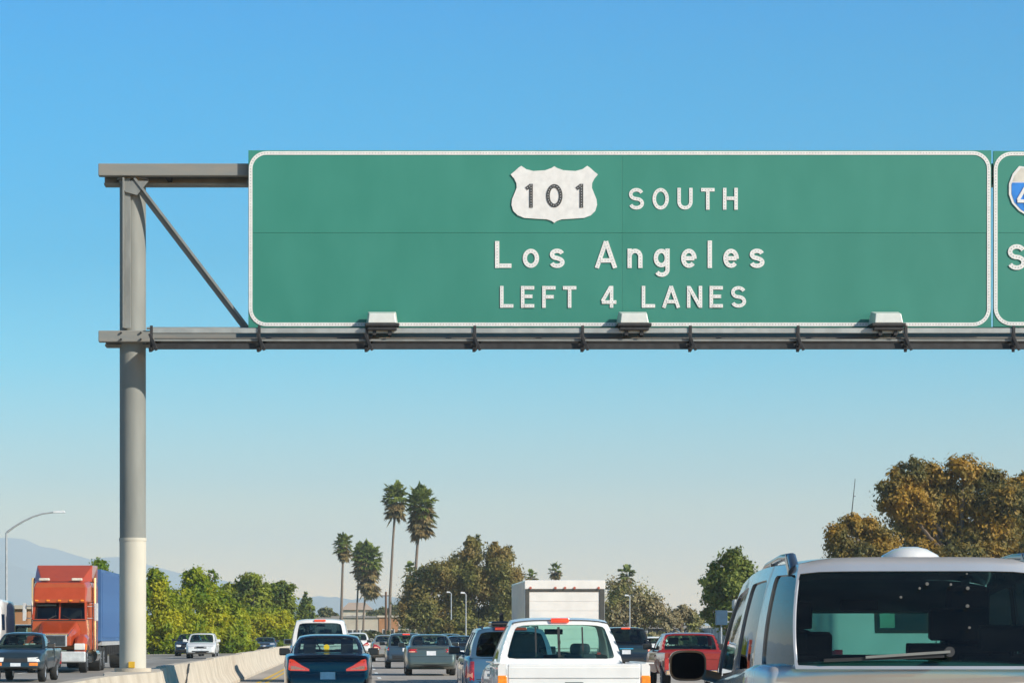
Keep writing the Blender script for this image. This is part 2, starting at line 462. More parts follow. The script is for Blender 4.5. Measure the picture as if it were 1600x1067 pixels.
# catwalk: rails, deck and brackets in front of the lower chord
YC = -.86
def GC(px, py): return G(px, py, YC)
xc0 = GC(236, 0).x
b = MB(); b.box(xc0, XE, YC - .05, YC + .05, GC(0, 521).z, GC(0, 513).z); b.build('catwalk_top_rail', mat('pale_galvanised_rail', (.36, .38, .37), .5, .3, var=.12, nscale=5), gan, bevel=.008)
b = MB(); b.box(xc0 + .05, XE, YC + .05, ytop - .06, GC(0, 532).z, GC(0, 528).z); b.build('catwalk_deck', M['steel_dark'], gan)
b = MB(); b.box(xc0, XE, YC - .02, YC + .03, GC(0, 533).z, GC(0, 530).z); b.build('catwalk_mid_rail', M['steel'], gan)
b = MB(); b.box(xc0, XE, YC + .02, YC + .1, GC(0, 545).z, GC(0, 536).z); b.build('catwalk_lower_rail', M['steel_dark'], gan, bevel=.006)
for k in range(9):
    px = 237 + 168.2 * k
    b = MB()
    p = GC(px, 513); q_ = GC(px + (5 if k == 0 else 0), 548)
    b.bar(p + Vector((0, -.06, .04)), Vector((p.x, YC - .06, q_.z + .08)), .05, .035, up=(0, 1, 0))
    b.bar((p.x, YC - .02, q_.z + .06), (p.x, ytop, zl0 - .02), .05, .09)
    b.bar((p.x - .02, YC - .10, q_.z), (p.x + .10, YC + .35, q_.z + .16), .05, .07)
    b.bar((p.x - .03, YC - .07, p.z - .1), (p.x + .09, YC - .09, q_.z), .045, .05)
    b.build('catwalk_bracket', M['steel_dark'], gan, bevel=.004)
m_lens = mat('floodlight_lens', (.62, .64, .60), .35, var=.06)
for i, px in enumerate((597, 990, 1386)):
    c = GC(px, 500)
    lt = thing('sign_floodlight', ['grey floodlight on the catwalk below the blank left part of the green sign',
                                   'grey floodlight on the catwalk directly under the digit 4 of LEFT 4 LANES',
                                   'grey floodlight on the catwalk beneath the right end of the large green sign'][i], 'floodlight',
               (gx + c.x, YG + YC - .05, GC(0, 519).z), 0, 'floodlights along the catwalk')
    h = .37
    b = MB(); b.add([(-.24, -.12, .14), (.24, -.12, .14), (.28, .3, .14), (-.28, .3, .14), (-.22, -.10, .30), (.21, -.10, .30), (.24, .25, .37), (-.24, .25, .37)],
                    [(0, 3, 2, 1), (4, 5, 6, 7), (0, 1, 5, 4), (1, 2, 6, 5), (2, 3, 7, 6), (3, 0, 4, 7)])
    b.build('lens', m_lens, lt, bevel=.012)
    b = MB(); b.box(-.29, .29, -.13, .32, .085, .139); b.box(-.25, .25, -.1, .28, .02, .084)
    b.build('housing', M['steel_dark'], lt, bevel=.012)
    b = MB(); b.box(-.16, -.1, -.05, .2, -.06, .0195); b.box(.1, .16, -.05, .2, -.06, .0195); b.tube([(-.16, .08, 0.0), (.16, .08, 0)], .03, 10)
    b.build('mounting_bracket', M['steel_dark'], lt)
    b = MB(); b.box(-.62, -.26, .05, .13, -.02, .05); b.build('ballast_box', M['steel_dark'], lt, bevel=.006)

# ------------------------------------------------------------------ signs
YS = -.55                       # face plane relative to the gantry
def m_green(k):
    m = mat('sign_green_sheeting', (0.026 * k, 0.205 * k, 0.152 * k), 0.5, col2=(0.034 * k, 0.225 * k, 0.17 * k), nscale=1.3, stretch=(1.3, 1, .6), var=.05)
    return m
greens = [m_green(k) for k in (1.0, 1.03, .97, 1.01)]
m_white = mat('white_sheeting', (0.72, 0.71, 0.69), 0.45, var=.07, nscale=9)
m_dot = mat('reflector_button', (0.36, 0.37, 0.36), 0.3)
m_blk = mat('black_sheeting', (0.05, 0.05, 0.05), 0.5)
m_dotw = mat('clear_reflector_button', (0.5, 0.5, 0.5), 0.3)
def sg(px, py): # sign coordinates
    s = F / (YG + YS)
    return X(px, s), Z(py, s)
def ribbon(pts, w, closed=False):
    """2D polyline to left/right offsets"""
    n = len(pts); L = []; Rr = []
    for i in range(n):
        if closed: a, c = pts[i - 1], pts[(i + 1) % n]
        else: a, c = pts[max(0, i - 1)], pts[min(n - 1, i + 1)]
        p = pts[i]
        d1 = Vector((p[0] - a[0], p[1] - a[1])); d2 = Vector((c[0] - p[0], c[1] - p[1]))
        if d1.length < 1e-6: d1 = d2
        if d2.length < 1e-6: d2 = d1
        d1.normalize(); d2.normalize(); d = (d1 + d2)
        if d.length < 1e-4: d = d1.copy()
        d.normalize(); nn = Vector((-d.y, d.x)); k = 1 / max(.55, nn.dot(Vector((-d1.y, d1.x))))
        L.append((p[0] + nn.x * w / 2 * k, p[1] + nn.y * w / 2 * k)); Rr.append((p[0] - nn.x * w / 2 * k, p[1] - nn.y * w / 2 * k))
    return L, Rr
def add_ribbon(b, pts, w, y0, th, closed=False, mi=0):
    L, Rr = ribbon(pts, w, closed); n = len(pts)
    vs = [(x, y0, z) for x, z in L] + [(x, y0, z) for x, z in Rr] + [(x, y0 - th, z) for x, z in L] + [(x, y0 - th, z) for x, z in Rr]
    fs = []
    for i in range(n if closed else n - 1):
        j = (i + 1) % n
        fs += [(2 * n + i, 2 * n + j, 3 * n + j, 3 * n + i), (i, j, 2 * n + j, 2 * n + i), (n + i, n + j, 3 * n + j, 3 * n + i)]
    if not closed: fs += [(0, n, 3 * n, 2 * n), (n - 1, 2 * n - 1, 4 * n - 1, 3 * n - 1)]
    b.add(vs, fs, mi)
def add_dots(b, pts, gap, r, y, closed=False, mi=1):
    P = list(pts) + ([pts[0]] if closed else []); carry = gap / 2
    for i in range(len(P) - 1):
        a, c = Vector(P[i]), Vector(P[i + 1]); l = (c - a).length; t = carry
        while t < l:
            p = a + (c - a) * (t / l)
            b.add([(p.x + r * math.cos(k * math.pi / 3), y, p.y + r * math.sin(k * math.pi / 3)) for k in range(6)], [tuple(range(6))], mi)
            t += gap
        carry = t - l
def arc(cx, cy, rx, ry, a0, a1, n=14):
    return [(cx + rx * math.cos(R(lerp(a0, a1, i / n))), cy + ry * math.sin(R(lerp(a0, a1, i / n)))) for i in range(n + 1)]
H_ = .085   # half stroke in units of cap height
T_ = 1 - H_
def glyph(c):
    """centre lines in units of the cap height, and the advance width"""
    if c == 'S': return [arc(.36, .7075, .26, .2075, 20, 270) + arc(.36, .2925, .27, .2075, 90, -160)[1:]], .72
    if c == 'O': return [arc(.38, .5, .295, .415, 90, 450, 28)], .76
    if c == 'U': return [[(.09, 1), (.09, .36)] + arc(.36, .36, .27, .275, 180, 360)[1:] + [(.63, 1)]], .72
    if c == 'T': return [[(0, T_), (.62, T_)], [(.31, T_ - H_), (.31, 0)]], .62
    if c == 'H': return [[(.09, 0), (.09, 1)], [(.61, 0), (.61, 1)], [(.09 + H_, .52), (.61 - H_, .52)]], .70
    if c == 'L': return [[(.09, 1), (.09, 0)], [(.09 + H_, H_), (.62, H_)]], .64
    if c == 'A': return [[(.06, 0), (.40, .99)], [(.40, .99), (.74, 0)], [(.20, .28), (.60, .28)]], .80
    if c == 'E': return [[(.09, 0), (.09, 1)], [(.09 + H_, T_), (.62, T_)], [(.09 + H_, .52), (.54, .52)], [(.09 + H_, H_), (.62, H_)]], .66
    if c == 'F': return [[(.09, 0), (.09, 1)], [(.09 + H_, T_), (.62, T_)], [(.09 + H_, .50), (.54, .50)]], .64
    if c == 'N': return [[(.09, 0), (.09, 1)], [(.63, 0), (.63, 1)], [(.12, .93), (.60, .07)]], .72
    if c == '4': return [[(.48, 0), (.48, 1)], [(.44, .96), (.06, .30)], [(.03, .26), (.70, .26)]], .72
    if c == '1': return [[(.26, 0), (.26, 1)], [(.24, .93), (.06, .80)]], .36
    if c == '0': return [arc(.36, .5, .27, .415, 90, 450, 28)], .72
    if c == '5': return [[(.62, T_), (.14, T_), (.12, .52)] + arc(.34, .33, .28, .245, 140, -150)], .70
    if c == 'o': return [arc(.31, .36, .225, .275, 90, 450, 24)], .62
    if c == 's': return [arc(.27, .505, .19, .135, 15, 270) + arc(.27, .215, .20, .135, 90, -165)[1:]], .54
    if c == 'n': return [[(.085, 0), (.085, .72)], arc(.285, .42, .20, .215, 170, 0) + [(.485, 0)]], .58
    if c == 'g': return [arc(.29, .37, .205, .265, 90, 450, 24), [(.52, .72), (.52, -.06)] + arc(.31, -.06, .21, .19, 0, -150, 10)], .62
    if c == 'e': return [arc(.30, .36, .21, .275, -4, 318, 22), [(.14, .36), (.50, .36)]], .60
    if c == 'l': return [[(.085, 0), (.085, 1.02)]], .18
def text(parent, string, px0, px1, ytop_px, ybase_px, stroke=.158, m=(0, 0), y=YS, yoff=.007, names='letter', ws=.55, dots=True, dg=.052):
    s = F / (YG + y); h = (ybase_px - ytop_px) / s
    wid = [ws if c == ' ' else glyph(c)[1] for c in string]
    n = len(string); tot = sum(wid); want = (px1 - px0) / s / h
    gap = (want - tot) / (n - 1)
    x = X(px0, s); z0 = Z(ybase_px, s)
    for c, w in zip(string, wid):
        if c != ' ':
            b = MB()
            for li, pl in enumerate(glyph(c)[0]):
                P = [(x + p[0] * h, z0 + p[1] * h) for p in pl]; yo = yoff + li * .0025
                closed = (Vector(P[0]) - Vector(P[-1])).length < 1e-4
                if closed: P = P[:-1]
                add_ribbon(b, P, stroke * h, 0, yo, closed)
                if dots: add_dots(b, P, dg, .0085, -yo - .002, closed)
            o = b.build(names, m, parent, fix=False)
            for v in o.data.vertices: v.co.y -= .006
            o.location = (-parent.location.x, 0, 0)
        x += (w + gap) * h
def rrect(x0, x1, z0, z1, r, n=8):
    P = []
    for cx, cz, a in ((x1 - r, z1 - r, 0), (x0 + r, z1 - r, 90), (x0 + r, z0 + r, 180), (x1 - r, z0 + r, 270)):
        P += arc(cx, cz, r, r, a, a + 90, n)
    return P
def sign(name, label, px0, px1, py0, py1, cols, rowpx, x1w=None):
    sx0, sz1 = sg(px0, py0); sx1, sz0 = sg(px1, py1); _, szm = sg(0, rowpx)
    if x1w: sx1 = x1w
    t = thing(name, label, 'road sign', ((sx0 + sx1) / 2, YG + YS, 0))
    cx = t.location.x
    edges = [sx0] + [sg(c, 0)[0] for c in cols] + [sx1]; k = 0
    for i in range(len(edges) - 1):
        for (za, zb_) in ((sz0, szm), (szm, sz1)):
            b = MB(); j = .003 * ((k * 7) % 3)
            b.box(edges[i] - cx + .001, edges[i + 1] - cx - .001, -.002 * (k % 2) , .035, za + .0015, zb_ - .0015)
            b.build('panel', greens[k % 4], t, bevel=.003); k += 1
    # border
    b = MB(); P = rrect(sx0 - cx + .04, sx1 - cx - .045, sz0 + .055, sz1 - .05, .27)
    add_ribbon(b, P, .062, -.003, .008, True); add_dots(b, P, .05, .010, -.0125, True)
    b.build('border', (m_white, m_dot), t, fix=False)
    # stiffeners at the back
    b = MB()
    x = sx0 + .5
    while x < sx1 - .3:
        b.box(x - cx - .04, x - cx + .04, .036, .12, sz0 - .05, sz1 - .1); x += 1.55
    b.build('stiffener', M['steel'], t)
    b = MB(); b.box(sx0 - cx + .05, sx1 - cx - .05, .0355, .0395, szm - .06, szm + .06)
    for c in edges[1:-1]: b.box(c - cx - .06, c - cx + .06, .0400, .0430, sz0 + .05, sz1 - .05)
    b.build('joint_cover', mat('dark_joint_cover', (.018, .13, .09), .7) if 'dark_joint_cover' not in bpy.data.materials else bpy.data.materials['dark_joint_cover'], t)
    return t
big = sign('highway_sign', 'wide green overhead highway sign reading 101 SOUTH Los Angeles LEFT 4 LANES', 388, 1549, 235, 512, (972,), 364)
wm = (m_white, m_dot)
text(big, 'SOUTH', 982, 1153, 294, 328, m=wm)
text(big, 'Los Angeles', 773, 1194, 377, 419, m=wm, ws=.36)
text(big, 'LEFT 4 LANES', 781, 1166, 447, 481, m=wm, ws=.5)
half = [(0, 97), (-14, 106), (-45, 117), (-105, 121), (-140, 112), (-165, 95), (-178, 104), (-198, 122), (-218, 138), (-200, 160), (-189, 182), (-188, 205), (-200, 235), (-211, 262), (-214, 290),
        (-205, 320), (-183, 342), (-150, 355), (-80, 360), (-38, 362), (-14, 370), (0, 380)]
def shield(parent, pts_px, mats, name='route_shield', border=None):
    b = MB(); cx = parent.location.x
    P = [(sg(px, py)[0] - cx, 0, sg(px, py)[1]) for px, py in pts_px]
    b.poly([(x, -.008, z) for x, y_, z in P], (0, -.014, 0))
    return b.build(name, mats, parent)
Pl = [(750 + (371 + dx) / 3.2, 230 + dy / 3.2) for dx, dy in half]
Pr = [(750 + (371 - dx) / 3.2, 230 + dy / 3.2) for dx, dy in half]
shield(big, Pl + Pr[::-1][1:-1], m_white)
sign_y = YS
text(big, '101', 820, 912, 288, 325, stroke=.15, m=(m_blk, m_dotw), yoff=.0235, names='digit', dg=.045)
small = sign('highway_sign', 'green overhead highway sign cut off at the right edge with a blue interstate shield', 1552, 1800, 236, 511, (), 364)
# interstate shield
def ish(k, cx=1634, cy=262):
    hp = [(0, 4), (-18, 2), (-34, -1), (-42, -2), (-52, 10), (-58, 26), (-58, 42), (-53, 56), (-42, 68), (-25, 78), (-10, 84), (0, 88)]
    return [(cx + x * k, cy + 40 + (y - 40) * k) for x, y in hp], [(cx - x * k, cy + 40 + (y - 40) * k) for x, y in hp]
a_, c_ = ish(1.0); shield(small, a_ + c_[::-1][1:-1], m_white, 'interstate_shield')
a_, c_ = ish(.93)
bl = mat('interstate_blue', (0.02, 0.20, 0.62), .45); rd = mat('faded_red_band', (0.60, 0.57, 0.50), .5)
low = [p for p in a_ if p[1] > 284]; lowr = [p for p in c_ if p[1] > 284]
cxs = small.location.x
def inner(pts, m, nm):
    b = MB(); b.poly([(sg(p[0], p[1])[0] - cxs, -.0225, sg(p[0], p[1])[1]) for p in pts], (0, -.004, 0)); b.build(nm, m, small)
inner([(1634 - 57 * .93, 286)] + low + lowr[::-1][1:] + [(1634 + 57 * .93, 286)], bl, 'blue_field')
up = [p for p in a_ if p[1] < 284]; upr = [p for p in c_ if p[1] < 284]
inner(up[::-1][:0] + up + [(1634 - 56 * .93, 284)] + [(1634 + 56 * .93, 284)] + upr[::-1][:-1], rd, 'upper_band')
text(small, '405', 1588, 1680, 292, 323, m=wm, yoff=.034, names='digit', dots=False)
text(small, 'S', 1576, 1604, 383, 421, m=wm) if False else None
def text1(parent, c, px0, ytop_px, ybase_px, m):
    s = F / (YG + YS); h = (ybase_px - ytop_px) / s; b = MB()
    for pl in glyph(c)[0]:
        P = [(X(px0, s) + p[0] * h, Z(ybase_px, s) + p[1] * h) for p in pl]
        add_ribbon(b, P, .17 * h, 0, .012); add_dots(b, P, .052, .011, -.014)
    o = b.build('letter', m, parent, fix=False); o.location = (-parent.location.x, -.006, 0)
text1(small, 'S', 1574, 382, 422, wm)

# ------------------------------------------------------------------ vehicles
def body_mesh(L, W, top, bot, rear=None, front=None, plan=None, rnd=.09, crown=.03, arches=(), ra=.36, nx=14, tuck=.05, y0=0.0):
    Hn = .9
    def edges(a, b, step):
        n = max(2, int((b - a - .2) / step)); v = [a, a + .03, a + .07]
        v += [lerp(a + .12, b - .12, i / n) for i in range(n + 1)]; return v + [b - .07, b - .03, b]
    xs, ys, zs = edges(-W / 2, W / 2, .16), edges(y0, L, .085), edges(0, Hn, .12)
    def P(x, y, t):
        lo = Vector((-W / 2 + rnd, y0 + rnd, rnd)); hi = Vector((W / 2 - rnd, L - rnd, Hn - rnd))
        p = Vector((x, y, t)); q = Vector((min(max(x, lo.x), hi.x), min(max(y, lo.y), hi.y), min(max(t, lo.z), hi.z)))
        d = p - q
        if d.length > 1e-6: p = q + d.normalized() * rnd
        x, y, t = p; u = t / Hn
        zb_ = bot(y)
        for yc in arches:
            if abs(y - yc) < ra: zb_ = max(zb_, .30 + math.sqrt(ra * ra - (y - yc) ** 2))
        z = lerp(zb_, top(y), u) + crown * u * (1 - (2 * x / W) ** 2)
        x *= (plan(y) if plan else 1) * (1 - tuck * (max(0, .35 - u) / .35) ** 1.5 - .035 * max(0, u - .6) / .4)
        wr = max(0, 1 - (y - y0) / .8) ** 2; wf = max(0, 1 - (L - y) / .9) ** 2
        if rear: y += rear(z) * wr
        if front: y -= front(z) * wf
        return (x, y, z)
    b = MB()
    def grid(A, B, fn):
        vs = [fn(a, c) for a in A for c in B]; nb = len(B)
        b.add(vs, [(i * nb + j, (i + 1) * nb + j, (i + 1) * nb + j + 1, i * nb + j + 1) for i in range(len(A) - 1) for j in range(nb - 1)])
    grid(xs, ys, lambda a, c: P(a, c, Hn)); grid(xs, ys, lambda a, c: P(a, c, 0))
    grid(ys, zs, lambda a, c: P(-W / 2, a, c)); grid(ys, zs, lambda a, c: P(W / 2, a, c))
    grid(xs, zs, lambda a, c: P(a, y0, c)); grid(xs, zs, lambda a, c: P(a, L, c))
    return b
def bvh_of(o):
    me = o.data
    return BVHTree.FromPolygons([v.co.copy() for v in me.vertices], [tuple(p.vertices) for p in me.polygons])
VIEWS = {'rear': (Vector((0, 1, 0)), lambda a, b: Vector((a, -9, b))), 'front': (Vector((0, -1, 0)), lambda a, b: Vector((a, 30, b))),
         'left': (Vector((1, 0, 0)), lambda a, b: Vector((-9, a, b))), 'right': (Vector((-1, 0, 0)), lambda a, b: Vector((9, a, b))),
         'top': (Vector((0, 0, -1)), lambda a, b: Vector((a, b, 9)))}
def conform(name, bv, view, pts, m, parent, off=.008, depth=.02, sub=4, lift=0, bevel=0):
    d, org = VIEWS[view]; b = MB()
    # densify outline
    P = []
    n0 = len(pts)
    for i in range(n0):
        a, c = Vector(pts[i]), Vector(pts[(i + 1) % n0]); k = max(1, min(12, int((c - a).length / .12) + 1))
        P += [a + (c - a) * (j / k) for j in range(k)]
    cen = sum(P, Vector((0, 0))) / len(P); n = len(P)
    hits = []; last = None
    def hit(p):
        h = bv.ray_cast(org(p.x, p.y), d)[0]
        return h
    fracs = [1, .75, .5, .25]
    ch = hit(cen)
    if ch is None: return None
    vs = []
    for f in fracs:
        for p in P:
            q = cen + (p - cen) * f; h = hit(q)
            if h is None: h = hit(cen + (q - cen) * .97)
            if h is None: h = ch + (org(q.x, q.y) - org(cen.x, cen.y))
            vs.append(h - d * (off + lift))
    vs.append(ch - d * (off + lift)); fs = []
    for r in range(3):
        for i in range(n):
            j = (i + 1) % n; fs.append((r * n + i, r * n + j, (r + 1) * n + j, (r + 1) * n + i))
    for i in range(n): fs.append((3 * n + i, 3 * n + (i + 1) % n, 4 * n))
    k = len(vs); vs += [v + d * (off + depth) for v in vs[:n]]
    for i in range(n): j = (i + 1) % n; fs.append((i, j, k + j, k + i))
    b.add(vs, fs)
    return b.build(name, m, parent, smooth=40)
def mirror(pts): return [(-a, c) for a, c in pts][::-1]
def rect(x0, x1, z0, z1): return [(x0, z0), (x1, z0), (x1, z1), (x0, z1)]
def wheel(parent, x, y, r=.33, w=.22, rimm=None, tw=False):
    sgn = 1 if x > 0 else -1
    e = bpy.data.objects.new('wheel', None); COL.objects.link(e); e.parent = parent; e.location = (x, y, r); e.empty_display_size = .1
    b = MB(); n = 28
    prof_ = [(-w / 2, r * .62), (-w / 2, r * .9), (-w / 2 + .03, r * .985), (0, r), (w / 2 - .03, r * .985), (w / 2, r * .9), (w / 2, r * .62)]
    vs = [(p * sgn, q * math.cos(2 * math.pi * k / n), q * math.sin(2 * math.pi * k / n)) for p, q in prof_ for k in range(n)]
    b.add(vs, [(i * n + k, i * n + (k + 1) % n, (i + 1) * n + (k + 1) % n, (i + 1) * n + k) for i in range(len(prof_) - 1) for k in range(n)])
    b.build('tyre', M['tyre'], e, smooth=50)
    b = MB(); b.tube([(-sgn * w / 2, 0, 0), (sgn * (w / 2 - .05), 0, 0)], r * .63, 24)
    for k in range(5):
        a = 2 * math.pi * k / 5; b.bar((sgn * (w / 2 - .035), .05 * r, 0), (sgn * (w / 2 - .025), r * .6 * math.cos(a), r * .6 * math.sin(a)), .07, .04)
    b.tube([(sgn * (w / 2 - .06), 0, 0), (sgn * (w / 2 - .01), 0, 0)], r * .2, 12)
    b.build('rim', rimm or M['rim'], e, smooth=40)
    return e
def seatset(parent, yf, belt, top, wb, m, rearrow=None, bench=True):
    def one(x, y, w, h, head=True):
        b = MB(); mt = Matrix.Translation((x, y, 0)) @ Matrix.Rotation(R(8), 4, 'X')
        b.box(-w / 2, w / 2, -.07, .07, .45, h, mtx=mt)
        if head:
            b.box(-.13, .13, -.05, .05, h + .05, h + .23, mtx=mt); b.box(-.07, -.05, -.01, .01, h, h + .06, mtx=mt); b.box(.05, .07, -.01, .01, h, h + .06, mtx=mt)
        return b.build('seat', m, parent, bevel=.05)
    for sx in (-1, 1): one(sx * wb * .48, yf, wb * .62, belt + .1)
    if rearrow is not None:
        for sx in (-1, 1): one(sx * wb * .48, rearrow, wb * .9, belt - .02)
def cabin(parent, sp, top, L):
    """see-through upper body: frame + separate panes. sp keys: y0 rear base, y1 windscreen base, y2 roof rear, y3 roof front,
    zr, hb (half width at belt), ht (half width at roof), side: [(bottom fraction, top fraction, pane?)...]"""
    y0, y1, y2, y3, zr = sp['y0'], sp['y1'], sp['y2'], sp['y3'], sp['zr']
    hb, ht = sp['hb'], sp['ht']; taper = sp.get('taper', .06); bow = sp.get('bow', .03); bul = sp.get('bul', .06); crown = sp.get('crown', .05); sag = sp.get('sag', .03)
    ypw = sp.get('tp', 3); cpw = sp.get('cpw', 4)
    sink = sp.get('sink', .03)
    zbelt = sp.get('zbelt') or (lambda y: top(y) - sink)
    def hw(y, v):
        ym = (y0 + y1) / 2; e = abs(y - ym) / ((y1 - y0) / 2)
        tr = sp.get('taper_r', taper) if y < ym else taper
        return lerp(hb, ht, v) * (1 - tr * min(1, e) ** ypw) + bow * 4 * v * (1 - v)
    def zroof(w): return zr - sag * (2 * w - 1) ** 2 - sp.get('tilt', 0) * w ** 1.5
    fb = [s[0] for s in sp['side']]; ft = [s[1] for s in sp['side']]
    def Pside(sx):
        def f(fbv, ftv, v):
            yb = lerp(y0, y1, fbv); yt = lerp(y2, y3, ftv); y = lerp(yb, yt, v)
            z = lerp(zbelt(yb), zroof(ftv), v)
            return Vector((sx * hw(y, v), y, z))
        return f
    def Pend(f):     # rear (f=0) or front (f=1)
        yb, yt = (y0, y2) if f == 0 else (y1, y3); sg_ = -1 if f == 0 else 1
        b_ = bul if f == 0 else sp.get('bulf', bul * 1.6)
        def g(u, v):
            yy = lerp(yb, yt, v); y = yy + sg_ * b_ * (1 - u * u)
            z = lerp(zbelt(yb), zroof(f), v) + crown * v ** sp.get('cpv', 1) * (1 - abs(u) ** cpw)
            return Vector((u * hw(yy, v), y, z))
        return g
    fr = MB(); panes = []
    def patch(fn, inset, rad, gl, name, glm=None, nn=9):
        """fn(u,v) with u,v in 0..1; inset l,r,b,t; rad fraction"""
        l, r_, b_, t_ = inset; N = 48
        out = []; inn = []
        lo = (l, b_); hi = (1 - r_, 1 - t_)
        for k in range(N):
            s = k / N * 4; i = int(s); q = s - i
            o_ = [(q, 0), (1, q), (1 - q, 1), (0, 1 - q)][i]
            ix = lerp(lo[0], hi[0], o_[0]); iz = lerp(lo[1], hi[1], o_[1])
            # round the corners of the opening
            cx = min(max(ix, lo[0] + rad), hi[0] - rad); cz = min(max(iz, lo[1] + rad * 1.3), hi[1] - rad * 1.3)
            dx, dz = ix - cx, iz - cz; dl = math.hypot(dx / rad, dz / (rad * 1.3)) if rad else 1
            if dl > 1 and rad: ix, iz = cx + dx / dl, cz + dz / dl
            out.append(o_); inn.append((ix, iz))
        vs = [fn(*p) for p in out] + [fn((o[0] + i_[0]) / 2, (o[1] + i_[1]) / 2) for o, i_ in zip(out, inn)] + [fn(*p) for p in inn]
        cen = fn(.5, .5); mid = Vector((0, (y0 + y1) / 2, 1.2)); nrm = (fn(.6, .5) - fn(.4, .5)).cross(fn(.5, .6) - fn(.5, .4)).normalized()
        if nrm.dot(cen - mid) < 0: nrm = -nrm
        vs += [p - nrm * .018 for p in vs[2 * N:3 * N]]
        fs = [(r0 * N + k, r0 * N + (k + 1) % N, (r0 + 1) * N + (k + 1) % N, (r0 + 1) * N + k) for r0 in range(3) for k in range(N)]
        fr.add(vs, fs, 1 if sp.get('blackframe') and name == 'side_window' else 0)
        g = MB(); c0 = ((lo[0] + hi[0]) / 2, (lo[1] + hi[1]) / 2); vs = []; rings = [1, .8, .6, .4, .2]
        for f in rings: vs += [fn(lerp(c0[0], p[0], f), lerp(c0[1], p[1], f)) - nrm * .012 for p in inn]
        vs.append(fn(*c0) - nrm * .012)
        fs = [(r0 * N + k, r0 * N + (k + 1) % N, (r0 + 1) * N + (k + 1) % N, (r0 + 1) * N + k) for r0 in range(len(rings) - 1) for k in range(N)]
        fs += [((len(rings) - 1) * N + k, (len(rings) - 1) * N + (k + 1) % N, len(vs) - 1) for k in range(N)]
        g.add(vs, fs); panes.append((g, name, glm or gl))
    gr = Pend(0); gf = Pend(1)
    gl = sp.get('glass', M['glass'])
    patch(lambda u, v: gr(2 * u - 1, v), sp.get('rin', (.06, .06, .12, .10)), sp.get('rrad', .05), sp.get('rglass', gl), 'rear_window')
    patch(lambda u, v: gf(2 * u - 1, v), sp.get('fin', (.06, .06, .08, .08)), .04, sp.get('fglass', M['glass_green']), 'windscreen')
    for sx in (-1, 1):
        ps = Pside(sx)
        for i in range(len(fb) - 1):
            if not sp['side'][i + 1][2]:
                N = 8; vs = []
                for a in range(3):
                    for c in range(N + 1): vs.append(ps(lerp(fb[i], fb[i + 1], a / 2), lerp(ft[i], ft[i + 1], a / 2), c / N))
                fr.add(vs, [(a * (N + 1) + c, (a + 1) * (N + 1) + c, (a + 1) * (N + 1) + c + 1, a * (N + 1) + c + 1) for a in range(2) for c in range(N)])
            else:
                ins = sp['side'][i + 1][3] if len(sp['side'][i + 1]) > 3 else (.05, .05, .06, .12)
                patch(lambda u, v, i=i: ps(lerp(fb[i], fb[i + 1], u), lerp(ft[i], ft[i + 1], u), v), ins, .06, sp.get('sglass', gl), 'side_window')
    # roof
    nu, nv = 24, 10; vs = []
    for j in range(nv + 1):
        w = j / nv
        for i in range(nu + 1):
            u = 2 * i / nu - 1
            a = gr(u, 1); c = gf(u, 1); y = lerp(a.y, c.y, w); ye = lerp(y2, y3, w)
            vs.append((u * hw(ye, 1), y, zroof(w) + crown * (1 - abs(u) ** cpw)))
    fr.add(vs, [(j * (nu + 1) + i, j * (nu + 1) + i + 1, (j + 1) * (nu + 1) + i + 1, (j + 1) * (nu + 1) + i) for j in range(nv) for i in range(nu)])
    o = fr.build('roof_and_pillars', (sp['paint'], M['black']), parent, smooth=55, merge=.004)
    for g, nm, gm in panes: g.build(nm, gm, parent, smooth=60)
    # interior tray at belt height + trim
    b = MB(); zz = zbelt((y0 + y1) / 2) + .045 + sp.get('tray', 0)
    b.box(-hb * .9, hb * .9, y0 + .1, y1 - .25, zz - .05, zz)
    b.build('interior_trim', M['interior'], parent)
    b = MB(); b.box(-hb * .88, hb * .88, y1 - .75, y1 - .3, zz, zz + .08); b.build('dashboard', M['interior'], parent, bevel=.03)
    b = MB(); c = Vector((-hb * .45, y1 - .85, zz + .06)); b.tube([c + Vector((.18 * math.cos(t * math.pi / 8), -.05 * math.sin(t * math.pi / 8), .18 * math.sin(t * math.pi / 8))) for t in range(17)], .015, 6, caps=False)
    b.build('steering_wheel', M['interior'], parent)
    if sp.get('mirror_in', True):
        b = MB(); ym = lerp(y3, y1, .25); zm = zroof(1) - .07
        b.box(-.12, .12, ym - .12, ym - .09, zm - .08, zm - .01); b.build('inside_mirror', M['black'], parent, bevel=.01)
    return o, zz
def mirrors(parent, x, y, z, m, w=.24, h=.16, back=True):
    for sx in (-1, 1):
        b = MB(); b.box(min(sx * x, sx * (x + w)), max(sx * x, sx * (x + w)), y, y + .12, z, z + h)
        b.bar((sx * (x - .08), y + .1, z + .02), (sx * (x + .04), y + .07, z + .04), .05, .05)
        mo = b.build('door_mirror', m, parent, bevel=.035)
        b = MB(); b.box(min(sx * (x + .02), sx * (x + w - .02)), max(sx * (x + .02), sx * (x + w - .02)), y - .004, y + .003, z + .02, z + h - .02); b.build('mirror_glass', M['glass_mirror'], mo, bevel=.001)
M['glass_mirror'] = mat('mirror_glass', (.02, .025, .03), .3, .0, var=.02)

